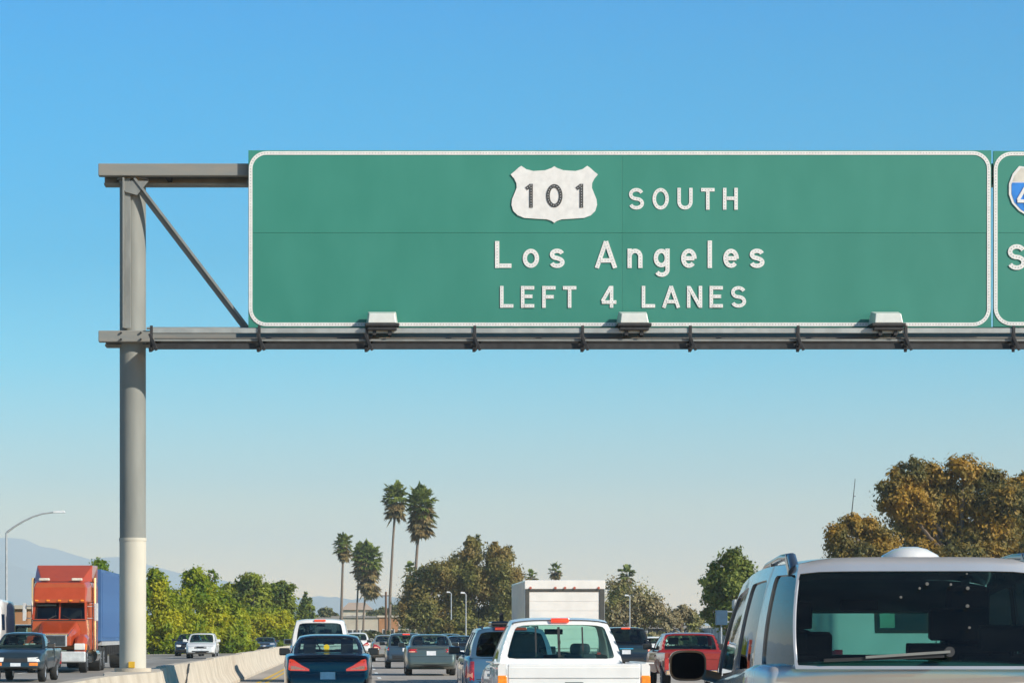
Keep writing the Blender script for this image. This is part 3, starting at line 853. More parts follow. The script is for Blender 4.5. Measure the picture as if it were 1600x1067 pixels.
M['lens_pale'] = mat('pale_inner_lens', (.8, .40, .28), .3, var=.3, nscale=30, emit=(1, .42, .25), estr=.22)
def lens(bv, q, lm, t):
    o = conform('tail_light', bv, 'rear', q, lm, t)
    cx = sum(p[0] for p in q) / len(q); cz = min(p[1] for p in q); h = max(p[1] for p in q) - cz
    s_ = [(cx + (p[0] - cx) * .62, cz + .12 * h + (p[1] - cz) * .30) for p in q]
    conform('reversing_lens', bv, 'rear', s_, M['lens_pale'], o, off=.012, depth=.006)
    return o
SED_TOP = [(0, .93), (.12, 1.0), (.9, 1.04), (3.2, 1.0), (3.7, .95), (4.4, .80), (4.7, .66)]
def plan_fn(L, kr=.10, kf=.14, dr=.7, df=1.0):
    return lambda y: 1 - kr * max(0, 1 - y / dr) ** 2.2 - kf * max(0, 1 - (L - y) / df) ** 2.2
def vehicle(name, label, cat, px, s, kind, pm, heading=0.0, group='vehicles driving away from the camera', lit=False, oncoming=False, W=None, H=None, front_detail=False, **kw):
    Yr = F / s; Xc = X(px, s)
    if kind in ('sedan', 'hatch'): L, W0, zr, = 4.7, 1.80, 1.42
    if kind in ('suv', 'wagon'): L, W0, zr = 4.6, 1.82, 1.72
    if kind == 'pickup': L, W0, zr = 5.1, 1.72, 1.60
    if kind == 'minivan': L, W0, zr = 4.8, 1.85, 1.68
    W = W or W0; zr = H or zr
    t = thing(name, label, cat, (Xc, Yr, 0), heading + (math.pi if oncoming else 0), group)
    if oncoming:
        t.location = (Xc, Yr + L, 0)
    arches = (.95, L - .92)
    if kind == 'sedan':
        top = curve(SED_TOP); bot = curve([(0, .32), (.4, .22), (4.2, .2), (4.7, .28)])
        rear = curve([(.2, .10), (.35, .0), (.55, .0), (.62, .045), (.85, .06), (1.0, .10)]); front = curve([(.2, .12), (.4, 0), (.55, .02), (.8, .25)])
        sp = dict(y0=.72, y1=3.75, y2=1.55, y3=2.75, zr=zr, hb=W / 2 - .07, ht=W / 2 - .28, side=[(0, 0, 0), (.10, .08, 0), (.22, .30, 1), (.53, .62, 1), (.98, .98, 1)], paint=pm, bul=.09, crown=.05, rin=(.05, .05, .10, .08), taper=.14, tp=2.5)
        sp['side'] = [(0, 0, 0), (.06, .03, 0), (.26, .10, 1, (.10, .05, .08, .16)), (.55, .55, 1), (.97, .97, 1)]
    elif kind in ('suv', 'minivan', 'wagon'):
        zbz = 1.02
        top = curve([(0, zbz), (.15, zbz + .02), (3.2, 1.04), (3.7, 1.0), (4.3, .92), (L, .74)]); bot = curve([(0, .38), (.3, .28), (4.2, .26), (L, .34)])
        rear = curve([(.25, .08), (.40, -.0), (.60, .0), (.66, .06), (.9, .07), (1.1, .09)]); front = curve([(.2, .12), (.4, 0), (.6, .02), (.9, .16)])
        sp = dict(y0=.10, y1=3.55, y2=.42, y3=2.65, zr=zr, hb=W / 2 - .05, ht=W / 2 - .2, side=[(0, 0, 0), (.28, .26, 1), (.52, .56, 1), (.97, .97, 1)], paint=pm, bul=.05, crown=.05, rin=(.07, .07, .12, .13), taper=.08, tp=4)
    elif kind == 'pickup':
        top = curve([(0, 1.0), (2.0, 1.02), (3.6, 1.02), (4.1, .98), (4.8, .88), (L, .74)]); bot = curve([(0, .40), (4.6, .36), (L, .42)])
        rear = None; front = curve([(.2, .1), (.4, 0), (.6, .02), (.9, .12)])
        sp = dict(y0=1.98, y1=3.95, y2=2.18, y3=3.15, zr=zr, hb=W / 2 - .06, ht=W / 2 - .24, side=[(0, 0, 0), (.16, .16, 0), (.96, .97, 1)], paint=pm, bul=.03, crown=.05, rin=(.08, .08, .16, .14), taper=.05, tp=3)
    sp.update(kw.get('sp', {}))
    top = kw.get('top', top)
    plan = plan_fn(L, kw.get('kr', .10), .14)
    ybody = 1.93 if kind == 'pickup' else 0
    b = body_mesh(L, W, top, bot, rear, front, plan if kind != 'pickup' else plan_fn(L, .0, .14), arches=[a for a in arches if a > ybody], y0=ybody, rnd=kw.get('rnd', .09))
    body = b.build('body', pm, t, smooth=50, merge=.001)
    bv = bvh_of(body)
    rb = body
    if kind == 'pickup':
        # bed: outer sides, floor, headboard, tailgate
        for sx in (-1, 1):
            b = MB(); ys = [0, .04] + [.1 + .06 * i for i in range(30)] + [1.9]
            zt = 1.0 if 'bedz' not in kw else kw['bedz']; x0 = W / 2
            pr_ = [(-.10, zt), (-.02, zt), (0, zt - .03), (.0, .62), (-.06, .42)]
            vs = []
            for yy in ys:
                zz = [z for _, z in pr_]
                if abs(yy - arches[0]) < .38:
                    zar = .30 + math.sqrt(.38 ** 2 - (yy - arches[0]) ** 2); zz = [max(z, zar) for z in zz]
                vs += [(sx * (x0 + a[0]), yy, z) for a, z in zip(pr_, zz)] + [(sx * (x0 - .10), yy, max(.5, zz[-1]))]
            n = 6; fs = [(i * n + j, i * n + (j + 1) % n, (i + 1) * n + (j + 1) % n, (i + 1) * n + j) for i in range(len(ys) - 1) for j in range(n)]
            fs += [tuple(range(n)), tuple((len(ys) - 1) * n + j for j in range(n - 1, -1, -1))]
            b.add(vs, fs); b.build('bed_side', pm, t, smooth=50)
        b = MB(); b.box(-W / 2 + .1, W / 2 - .1, .05, 1.9, .5, .56); b.build('bed_floor', M['black'], t)
        b = MB(); zt = kw.get('bedz', 1.0)
        b.box(-W / 2 + .115, W / 2 - .115, -.01, .05, .47, zt - .005); rb = b.build('tailgate', pm, t, bevel=.015)
        b = MB(); b.box(-W / 2 + .12, W / 2 - .12, -.022, -.012, zt - .17, zt - .045); b.build('tailgate_rib', pm, t, bevel=.004)
        b = MB(); b.box(-W / 2 + .02, W / 2 - .02, -.12, -.02, .38, .52); b.build('rear_bumper', M['chrome'] if not kw.get('bumper') else kw['bumper'], t, bevel=.02)
        b = MB(); b.box(-.11, .11, -.03, -.012, zt - .30, zt - .22); b.build('tailgate_handle', M['black'], rb, bevel=.01)
        me = MB(); bvr = bvh_of(rb)
    cab, zz = cabin(t, sp, top, L)
    hb = sp['hb']
    if kw.get('seats', True):
        if kind == 'pickup': seatset(t, 2.72, zz, zr, hb, M['seat'])
        else: seatset(t, lerp(sp['y0'], sp['y1'], .5), zz, zr, hb, M['seat'], rearrow=lerp(sp['y0'], sp['y1'], .27) if kind == 'sedan' else lerp(sp['y0'], sp['y1'], .3))
    rw = kw.get('rw', .33)
    for sx in (-1, 1):
        for yc in arches: wheel(t, sx * (W / 2 - .13), yc, rw)
    lm = M['red_lit'] if lit else M['red']
    # --- rear lamps
    if kind == 'sedan':
        shp = kw.get('lamp', [(W / 2 - .07, .70), (W / 2 - .10, .92), (W / 2 - .28, .90), (W / 2 - .50, .74), (W / 2 - .50, .70)])
        for q in (shp, mirror(shp)): lens(bv, q, lm, t)
        q = rect(-.26, .26, .50, .64) if not kw.get('plate_hi') else rect(-.16, .16, .71, .86)
        conform('number_plate', bv, 'rear', q if kw.get('plate_hi') else rect(-.155, .155, .52, .67), M['plate'], t, off=.006)
        conform('rear_bumper', bv, 'rear', rect(-W / 2 + .12, W / 2 - .12, .30, .40), M['black'], t, off=.004)
        conform('boot_lip', bv, 'rear', rect(-W / 2 + .16, W / 2 - .16, .955, .967), pm, t, off=.012)
        conform('boot_seam', bv, 'rear', rect(-W / 2 + .15, W / 2 - .15, .665, .675), M['seam'], t, off=.003)
        if kw.get('boot_trim'): conform('boot_trim', bv, 'rear', rect(-.45, .45, .92, .935), M['chrome'], t, off=.01)
    elif kind in ('suv', 'minivan', 'wagon'):
        shp = kw.get('lamp', [(W / 2 - .03, .60), (W / 2 - .06, .98), (W / 2 - .20, .98), (W / 2 - .20, .60)])
        for q in (shp, mirror(shp)): lens(bv, q, lm, t)
        conform('number_plate', bv, 'rear', rect(-.155, .155, .72, .87), M['plate'], t, off=.006)
        conform('tailgate_seam', bv, 'rear', rect(-W / 2 + .22, W / 2 - .22, .60, .612), M['seam'], t, off=.003)
        conform('tailgate_handle', bv, 'rear', rect(-.25, .25, .90, .935), kw.get('trimm', M['chrome']), t, off=.012)
        conform('rear_bumper', bv, 'rear', rect(-W / 2 + .10, W / 2 - .10, .40, .57), kw.get('bumper', M['black']), t, off=.004)
    else:
        bvs = None
        for sx in (-1, 1):
            zt = kw.get('bedz', 1.0)
            b = MB(); x0, x1 = W / 2 - .105, W / 2 + .004
            b.box(min(sx * x0, sx * x1), max(sx * x0, sx * x1), -.02, .08, zt - .50, zt - .14)
            b.build('tail_light', M['amber'] if kw.get('amber') else lm, t, bevel=.012)
        b = MB(); b.box(-.155, .155, -.128, -.122, .42, .5); b.build('number_plate', M['plate'], t)
    if kw.get('brake_hi', True):
        # high mounted brake light
        if kind == 'sedan': q = None
        else:
            b = MB(); yb = sp['y2'] - .02 - sp.get('bul', .05); zc = zr + .0
            bw = kw.get('bw', .15)
            b.box(-bw, bw, yb - .03, yb + .05, zr - sp.get('sag', .03) + .0, zr - sp.get('sag', .03) + .055)
            b.build('high_brake_light', kw.get('hbm', M['red_lit']), t, bevel=.01)
    # --- front
    L_ = L
    hl = [(W / 2 - .10, .62), (W / 2 - .16, .76), (W / 2 - .48, .74), (W / 2 - .46, .62)]
    for q in (hl, mirror(hl)): conform('headlight', bv, 'front', q, M['clear'], t)
    conform('grille', bv, 'front', rect(-.36, .36, .60, .72), M['black'], t)
    conform('lower_grille', bv, 'front', rect(-.5, .5, .34, .46), M['black'], t)
    conform('number_plate', bv, 'front', rect(-.155, .155, .48, .58), M['plate'], t)
    if kw.get('fog_amber'):
        for q in (rect(W / 2 - .42, W / 2 - .16, .50, .59), mirror(rect(W / 2 - .42, W / 2 - .16, .50, .59))): conform('indicator', bv, 'front', q, M['amber'], t)
    # --- sides: seams and handles
    ydoors = [lerp(sp['y0'], sp['y1'], f) for f in ((.12, .86) if kind == 'pickup' else (.22, .53, .92))]
    for vw in ('left', 'right'):
        for yy in ydoors: conform('door_seam', bv, vw, rect(yy - .005, yy + .005, .34, top(yy) - .07), M['seam'], t, off=.002)
        for i in range(len(ydoors) - 1): conform('door_handle', bv, vw, rect(ydoors[i] + .05, ydoors[i] + .22, top(2) - .17, top(2) - .13), pm, t, off=.03, depth=.05)
        conform('sill', bv, vw, rect(1.35, L - 1.35, .27, .33), M['black'], t, off=.004)
    if kw.get('mir', True): mirrors(t, sp['hb'] + .03, sp['y1'] - .35, top(sp['y1'] - .3) + .01, pm if not kw.get('blackmirror') else M['black'])
    return t, bv, sp, top

AWAY = 'vehicles driving away from the camera'
ONC = 'vehicles on the oncoming side'
# ---- near silver off-roader ------------------------------------------------
s = 290.0
spn = dict(y0=.025, y1=3.55, y2=.22, y3=2.35, zr=1.85, hb=.85, ht=.755, taper=.03, taper_r=.21, tilt=.08, tp=2.2, bow=.02, bul=.02, bulf=.08, crown=.04, sag=.02, rrad=.018, cpw=6, cpv=14, fin=(.12, .14, .10, .24),
           side=[(0, 0, 0), (.225, .25, 1, (.004, .14, .02, .10)), (.25, .29, 0), (.50, .58, 1, (.03, .05, .06, .12)), (.53, .61, 0), (.97, .97, 1, (.03, .05, .06, .12))],
           rin=(.008, .008, .03, .085), rglass=M['glass_mid'], sglass=glass('side_tinted_glass', (.05, .06, .07), 1.0), sink=.01)
suvtop = curve([(0, 1.27), (.3, 1.28), (1.2, 1.22), (3.0, 1.15), (3.6, 1.12), (4.3, 1.0), (4.6, .8)])
suv, bv, sp, top = vehicle('silver_suv', 'near silver off-road car with roof rails and dark rear glass at the lower right', 'suv', 1440, s, 'suv', M['silver'],
      heading=R(-3.2), W=1.84, H=1.785, rw=.37, brake_hi=False, sp=spn, top=suvtop, seats=False, rnd=.035)
def sseat(x, y, w, h, hw_=.13, hh=.2, m=M['seat']):
    b = MB(); mt = Matrix.Translation((x, y, 0)) @ Matrix.Rotation(R(8), 4, 'X')
    b.box(-w / 2, w / 2, -.07, .07, .6, h, mtx=mt); b.box(-hw_, hw_, -.05, .05, h + .03, h + .03 + hh, mtx=mt)
    b.box(-.07, -.05, -.01, .01, h - .02, h + .06, mtx=mt); b.box(.05, .07, -.01, .01, h - .02, h + .06, mtx=mt)
    return b.build('seat', m, suv, bevel=.045)
sseat(-.52, 2.05, .52, 1.47, .14, .16); sseat(.50, 2.05, .60, 1.40, .17, .19)
for sx in (-1, 1):
    b = MB(); b.box(sx * .57 - .13, sx * .57 + .13, 1.86, 1.96, 1.2, 1.74); b.build('inner_pillar_trim', M['interior'], suv, bevel=.03)
sseat(-.62, 1.15, .36, 1.33, .11, .12); sseat(.60, 1.15, .46, 1.34, .13, .14)
# roof rails with feet
for sx in (-1, 1):
    b = MB()
    pts = [(sx * .645, .30, 1.80), (sx * .65, .42, 1.875), (sx * .655, .9, 1.885), (sx * .655, 1.7, 1.86), (sx * .64, 2.15, 1.82), (sx * .63, 2.4, 1.76)]
    b.tube(pts, [.03, .026, .021, .021, .023, .02], 10)
    b.bar((sx * .65, .33, 1.79), (sx * .65, .50, 1.875), .055, .05)
    b.bar((sx * .655, 1.35, 1.77), (sx * .655, 1.35, 1.87), .04, .05)
    b.build('roof_rail', paint('rail_grey', (.05, .07, .10), .35, .3) if sx < 0 else bpy.data.materials['rail_grey'], suv, smooth=50)
# aerial
b = MB(); b.tube([(0.0, .55, 1.80), (0.0, .55, 1.835)], [.055, .028], 14); b.tube([(0, .55, 1.83), (.005, .50, 1.865)], .011, 8)
b.build('aerial_base', M['black'], suv, smooth=50)
# wiper with its motor cap
b = MB()
zc_ = 1.325
b.tube([(.15, .0, zc_ + .03), (.15, .06, zc_ + .02)], .028, 14); b.build('wiper_cap', M['black'], suv, smooth=50)
b = MB(); b.bar((.15, -.012, zc_ + .03), (-.30, -.006, zc_ + .0), .014, .020, up=(0, 1, 0)); b.build('wiper_arm', mat('worn_wiper_metal', (.24, .24, .22), .5, .4), suv)
b = MB(); b.bar((.12, .0, zc_ + .008), (-.52, .012, zc_ - .018), .018, .022, up=(0, 1, 0)); b.build('wiper_blade', M['black'], suv)
# dust spots on the rear glass
m_dust = mat('dried_dust', (.14, .14, .13), .9)
for (px_, py_, r_) in ((1492, 912, 3), (1518, 895, 2), (1518, 918, 4), (1516, 946, 4), (1517, 980, 3), (1443, 918, 3), (1455, 911, 4), (1413, 932, 3)):
    x_, z_ = (px_ - 1440) / s, Z(py_, s); yy = lerp(.0, .22, (z_ - 1.28) / .5) - .005
    b = MB(); b.tube([(x_, -.012 + yy * .8, z_), (x_, .004 + yy * .8, z_)], r_ / s * .7, 8); b.build('dust_spot', m_dust, suv)
# big door mirror (left) as in the photo
for ch in [c for c in suv.children if c.name.startswith('door_mirror')]:
    for c2 in list(ch.children): bpy.data.objects.remove(c2)
    bpy.data.objects.remove(ch)
for sx in (-1, 1):
    b = MB(); x0, x1 = sx * .93, sx * 1.17; zc, yy = 1.245, 2.95
    P = [(lerp(x0, x1, (1 + math.cos(a) * abs(math.cos(a)) ** -.35 if False else .5 + .5 * math.copysign(abs(math.cos(a)) ** .55, math.cos(a)))), zc + .10 * math.copysign(abs(math.sin(a)) ** .6, math.sin(a))) for a in [k * math.pi / 14 for k in range(28)]]
    n = len(P); vs = [(x, yy, z) for x, z in P]
    cx = (x0 + x1) / 2
    for k_, f in ((.05, 1.0), (.11, .85), (.15, .5)): vs += [(cx + (x - cx) * f, yy + k_, zc + (z - zc) * f) for x, z in P]
    fs = [(r0 * n + i, r0 * n + (i + 1) % n, (r0 + 1) * n + (i + 1) % n, (r0 + 1) * n + i) for r0 in range(3) for i in range(n)] + [tuple(range(n)), tuple(3 * n + i for i in range(n))]
    b.add(vs, fs); b.bar((sx * .84, yy + .07, 1.16), (sx * .96, yy + .06, 1.19), .1, .07)
    mo = b.build('door_mirror', M['dark_teal'], suv, smooth=50)
    b = MB(); b.poly([(cx + (x - cx) * .9, yy - .004, zc + (z - zc) * .86) for x, z in P], (0, .003, 0)); b.build('mirror_glass', mat('black_mirror_glass', (.008, .008, .009), .6, spec=.1) if sx < 0 else bpy.data.materials['black_mirror_glass'], mo)  # mirror pane in a dull near-black colour with little reflection

# ---- white pickup ----------------------------------------------------------
s = 132.0
pk, bvp, sp, top = vehicle('white_pickup', 'white pickup with sliding rear window and closed tailgate left of the silver off-road car', 'pickup', 897, s, 'pickup', M['white_paint'],
      W=1.80, H=1.625, amber=True, bedz=1.10, group=AWAY, bumper=M['white_paint'], bw=.115, seats=False, mir=False,
      sp=dict(hb=.80, ht=.60, taper=.03, tp=4, side=[(0, 0, 0), (.14, .17, 0), (.96, .97, 1)], rin=(.055, .055, .13, .11), rglass=M['glass_green'], bow=.02, crown=.035, sink=.01, y2=2.22),
      top=curve([(0, 1.10), (3.6, 1.06), (4.1, 1.0), (4.8, .9), (5.1, .75)]))
for x_ in (-.31, .28):
    b = MB(); b.bar((x_, 2.02, 1.16), (x_, 2.165, 1.535), .02, .018); b.build('window_divider', M['black'], pk)
b = MB(); b.bar((-.02, 2.01, 1.16), (-.02, 2.155, 1.535), .032, .02); b.box(-.035, .0, 2.06, 2.08, 1.33, 1.37)
b.build('window_divider', M['black'], pk)
for x_, w_ in ((-.42, .50), (.30, .42)):
    b = MB(); b.box(x_ - w_ / 2, x_ + w_ / 2, 2.65, 2.80, .7, 1.20 if x_ > 0 else 1.22); b.box(x_ - (.13 if x_ > 0 else .19), x_ + (.13 if x_ > 0 else .19), 2.66, 2.76, 1.18, 1.33 if x_ > 0 else 1.45)
    b.build('seat', mat('blue_grey_seat', (.06, .08, .10), .95), pk, bevel=.06)
for sx in (-1, 1):
    b = MB(); b.box(sx * .9 - .05, sx * .9 + .05, .02, 1.9, 1.098, 1.112); b.build('bed_rail_cap', M['white_paint'], pk, bevel=.004)
# chrome tow mirror-like lamp guard on the left rear corner is a bare rear door mirror of the pickup
# ---- dark sedan ------------------------------------------------------------
ds, bvd, sp, top = vehicle('navy_sedan', 'dark navy sedan with red tail lights and a yellow sticker in its rear window', 'car', 512, 76.0, 'sedan', M['navy'],
      lit=True, W=1.83, H=1.40, group=AWAY, sp=dict(rin=(.06, .06, .10, .10), hb=.82, ht=.62), plate_hi=False,
      lamp=[(.86, .70), (.84, .95), (.70, .92), (.52, .80), (.38, .73), (.38, .69)])
b = MB(); b.tube([(-.03, .93, 1.175), (-.03, .915, 1.175)], .06, 16); b.build('yellow_sticker', mat('yellow_sticker', (.75, .55, .02), .6), ds)
# ---- white utility truck ahead of it ---------------------------------------
vehicle('white_suv', 'tall white off-road car with a red high brake light in front of the navy sedan', 'suv', 500, 52.0, 'suv', M['white_paint'], group=AWAY, W=1.90, H=1.86,
      sp=dict(y2=.30, ht=.73, zr=1.86, rglass=M['glass_dark'], rin=(.07, .07, .08, .12)), bw=.17, top=curve([(0, 1.12), (3.2, 1.12), (3.7, 1.08), (4.3, 1.0), (4.6, .8)]))
# ---- grey green sedan ------------------------------------------------------
vehicle('grey_green_sedan', 'grey green sedan with a white plate between its red tail lights in the second lane', 'car', 674, 45.0, 'sedan', M['teal_grey'], group=AWAY, W=1.78, H=1.40,
      plate_hi=True, lamp=[(.83, .80), (.83, .93), (.50, .93), (.50, .82)], boot_trim=True)
# ---- hatchback left of it --------------------------------------------------
vehicle('slate_wagon', 'slate blue wagon half hidden behind the grey green sedan', 'car', 635, 37.5, 'wagon', M['slate'], group=AWAY, W=1.74, H=1.44,
      sp=dict(ht=.66, zr=1.44, y2=.55), top=curve([(0, .92), (3.2, .96), (4.3, .85), (4.6, .7)]), lamp=[(.85, .76), (.82, .92), (.72, .92), (.72, .76)])
vehicle('beige_sedan', 'small beige sedan far ahead left of the slate blue wagon', 'car', 606, 30.0, 'sedan', M['tan_paint'], group=AWAY, W=1.74, H=1.36, plate_hi=False)
vehicle('white_sedan', 'small white sedan peeking out right of the navy sedan', 'car', 558, 24.0, 'sedan', M['white_paint'], group=AWAY, W=1.75, H=1.5)
# ---- blue SUV with roof rack -----------------------------------------------
bs, bvb, sp, top = vehicle('blue_suv', 'light blue off-road car with roof load ahead of the white pickup', 'suv', 800, 84.0, 'suv', M['blue_paint'], group=AWAY, W=1.76, H=1.55, lit=False,
      sp=dict(zr=1.55, ht=.62, hb=.80, y2=.45, rin=(.06, .06, .04, .13), rglass=M['glass_dark'], taper_r=.05), bw=.30, hbm=M['red'], lamp=[(.87, .58), (.84, .94), (.70, .94), (.70, .58)])
for sx in (-1, 1):
    b = MB(); b.tube([(sx * .52, .6, 1.53), (sx * .52, .62, 1.59), (sx * .52, 2.3, 1.59), (sx * .52, 2.32, 1.53)], .014, 8); b.build('roof_rail', M['black'], bs)
rb_ = MB(); rb_.box(-.34, .18, .9, 2.0, 1.605, 1.69)
o = rb_.build('roof_box', M['slate'], bs, bevel=.03)
b = MB(); b.tube([(-.6, .5, 1.56), (-.6, .45, 1.95)], .006, 6); b.build('aerial', M['black'], bs)
# dark saloon beyond, left of the blue SUV
vehicle('dark_sedan', 'dark sedan seen between the grey green sedan and the blue off-road car', 'car', 722, 33.0, 'sedan', M['black_paint'], group=AWAY, W=1.75, H=1.33)
vehicle('grey_sedan', 'grey sedan just behind the shoulder of the grey green sedan', 'car', 704, 27.5, 'sedan', M['teal_grey'], group=AWAY, W=1.75, H=1.42)
# ---- black SUV -------------------------------------------------------------
vehicle('black_suv', 'black off-road car with a high red brake light right of the white pickup', 'suv', 979, 43.0, 'suv', M['black_paint'], group=AWAY, W=1.86, H=1.66,
      sp=dict(zr=1.66, ht=.70, y2=.40, rglass=M['glass_dark'], rin=(.05, .05, .03, .1)), bw=.16, lamp=[(.91, .80), (.90, 1.10), (.78, 1.10), (.78, .80)], top=curve([(0, 1.10), (3.2, 1.06), (4.3, .95), (4.6, .75)]))
# ---- red pickup ------------------------------------------------------------
vehicle('red_pickup', 'red pickup with black mirrors partly hidden by the silver off-road car', 'pickup', 1094, 60.0, 'pickup', M['red_paint'], group=AWAY, W=1.85, H=1.46,
      blackmirror=True, bedz=.96, sp=dict(hb=.82, ht=.66, rglass=M['glass_green'], rin=(.05, .05, .06, .08), crown=.03), bumper=M['chrome'], brake_hi=False)
vehicle('white_hatchback', 'small white hatchback far ahead between the black off-road car and the red pickup', 'car', 1026, 26.0, 'hatch' if False else 'wagon', M['white_paint'], group=AWAY, W=1.66, H=1.0 + .25,
      sp=dict(zr=1.25, ht=.62), top=curve([(0, .85), (3.2, .9), (4.6, .7)]), brake_hi=False)

# ---- box truck -------------------------------------------------------------
s = 56.0
bt = thing('box_truck', 'white box truck with a framed white roll-up rear door ahead of the white pickup', 'truck', (X(882, s), F / s, 0), 0, AWAY)
x0, x1 = X(820, s) - bt.location.x, X(945, s) - bt.location.x
zT = Z(906, s); zB = .95
b = MB(); b.box(x0, x1, 0, 6.2, zB, zT); b.build('cargo_box', M['white_paint'], bt, bevel=.03)
m_al = mat('rear_frame_grey', (.07, .07, .065), .6)
zh = Z(920, s)
b = MB(); b.box(x0 + .01, x0 + .12, -.05, -.003, zB, zh); b.box(x1 - .15, x1 - .01, -.05, -.003, zB, zh); b.box(x0 + .12, x1 - .15, -.045, -.003, zh - .07, zh); b.build('door_frame', m_al, bt, bevel=.008)
b = MB(); b.box(x0 - .005, x1 + .005, -.06, -.003, zh + .003, zT - .005); b.build('header_panel', M['white_paint'], bt, bevel=.01)
for i, fx in enumerate((.07, .38, .50, .62, .92)):
    b = MB(); b.tube([(lerp(x0, x1, fx), -.085, zh + .035), (lerp(x0, x1, fx), -.06, zh + .035)], .035, 10); b.build('marker_light', mat('marker_lens', (.45, .12, .08), .4) if i == 0 else bpy.data.materials['marker_lens'], bt)
n = 6
for i in range(n):
    za, zb2 = lerp(zB + .1, zh - .08, i / n), lerp(zB + .1, zh - .08, (i + 1) / n)
    b = MB(); b.box(x0 + .125, x1 - .155, -.025, -.004, za + .002, zb2 - .002); b.build('door_panel', M['white_paint'], bt, bevel=.003)
b = MB(); b.box(x0 + .06, x1 - .06, -.15, .0, .62, .78); b.build('rear_bumper', m_al, bt, bevel=.01)
b = MB(); b.box(-.45, .45, .2, 8.3, .62, .90); b.build('chassis', M['black'], bt)
cabm = MB(); cabm.box(x0 + .12, x1 - .12, 6.35, 8.3, .7, 2.35); cab = cabm.build('cab', M['white_paint'], bt, bevel=.15)
b = MB(); b.box(x0 + .25, x1 - .25, 8.29, 8.31, 1.5, 2.15); b.build('windscreen', M['glass_dark'], bt)
for sx in (-1, 1):
    b = MB(); b.box(sx * .98 - .08, sx * .98 + .08, -.05, .0, .82, .94); b.build('tail_light', M['red'], bt, bevel=.01)
    for yy in (1.4, 7.2): wheel(bt, sx * .92, yy, .45, .28)
    b = MB(); b.box(sx * 1.32 - .06, sx * 1.32 + .06, 7.9, 8.0, 1.6, 2.1); b.bar((sx * 1.0, 8.0, 1.8), (sx * 1.3, 7.95, 1.85), .03, .03); b.build('door_mirror', M['black'], bt)
for k in range(11):
    b = MB(); b.box(x0 - .012, x0 - .0005, .3 + k * .55, .33 + k * .55, zB + .05, zT - .06); b.build('side_rib', M['white_paint'], bt)

# ---- white camper van ahead of the silver car ------------------------------
s = 122.0
cv = thing('camper_van', 'white camper van with a domed roof unit seen over and through the silver off-road car', 'van', (X(1415, s), F / s, 0), 0, AWAY)
vt = curve([(0, 2.25), (3.6, 2.25), (4.1, 1.7), (4.5, 1.25), (5.2, 1.0)])
b = body_mesh(5.2, 2.0, vt, curve([(0, .35), (5.2, .35)]), curve([(.3, 0), (1.0, .02), (2.1, .16)]), None, plan_fn(5.2, .05, .14), rnd=.12, crown=.06, arches=(1.1, 4.2), ra=.4)
vb = b.build('body', M['white_paint'], cv, smooth=50, merge=.001); bvv = bvh_of(vb)
conform('rear_window', bvv, 'rear', [(-.34 + .0, 1.50), (.28, 1.50), (.28, 1.93), (-.34, 1.93)], M['glass_green'], cv, off=.012)
b = MB()
wz0, wz1 = 1.50, 1.93
conform('window_blind', bvv, 'rear', [(-.31, 1.53), (-.12, 1.53), (-.12, 1.90), (-.31, 1.90)], mat('pale_blind', (.6, .6, .52), .8), cv, off=.006)
conform('window_gasket', bvv, 'rear', [(-.38, 1.46), (.32, 1.46), (.32, 1.97), (-.38, 1.97)], M['black'], cv, off=.003)
conform('rear_window', bvv, 'rear', [(.48, 1.70), (.88, 1.70), (.86, 1.90), (.48, 1.90)], M['glass_dark'], cv, off=.008)
conform('door_seam', bvv, 'rear', [(.40, .5), (.41, .5), (.41, 2.05), (.40, 2.05)], M['seam'], cv, off=.004)
for q in (rect(.80, .95, .9, 1.25), mirror(rect(.80, .95, .9, 1.25))): conform('tail_light', bvv, 'rear', q, M['red'], cv)
conform('rear_bumper', bvv, 'rear', rect(-.9, .9, .42, .58), M['black'], cv, off=.03)
conform('windscreen', bvv, 'front', rect(-.75, .75, 1.35, 1.75), M['glass_dark'], cv)
for q in (rect(.6, .85, .75, .92), mirror(rect(.6, .85, .75, .92))): conform('headlight', bvv, 'front', q, M['clear'], cv)
for sx in (-1, 1):
    for yy in (1.1, 4.2): wheel(cv, sx * .86, yy, .34, .22)
for vw in ('left', 'right'): conform('side_window', bvv, vw, rect(2.6, 3.4, 1.4, 1.85), M['glass_dark'], cv)
# domed rooftop unit
xs_ = (X(1452, s) - cv.location.x); b = MB(); vs = []; n = 28
zz0 = 2.30
for r_, h_ in ((.45, -.02), (.43, .08), (.36, .19), (.22, .27), (.10, .30)):
    vs += [(xs_ + r_ * math.cos(2 * math.pi * k / n), 1.2 + r_ * 1.3 * math.sin(2 * math.pi * k / n), zz0 + h_) for k in range(n)]
b.add(vs, [(i * n + k, i * n + (k + 1) % n, (i + 1) * n + (k + 1) % n, (i + 1) * n + k) for i in range(4) for k in range(n)] + [tuple(4 * n + k for k in range(n)), tuple(k for k in range(n))])
b.build('roof_unit', M['white_paint'], cv, smooth=40)

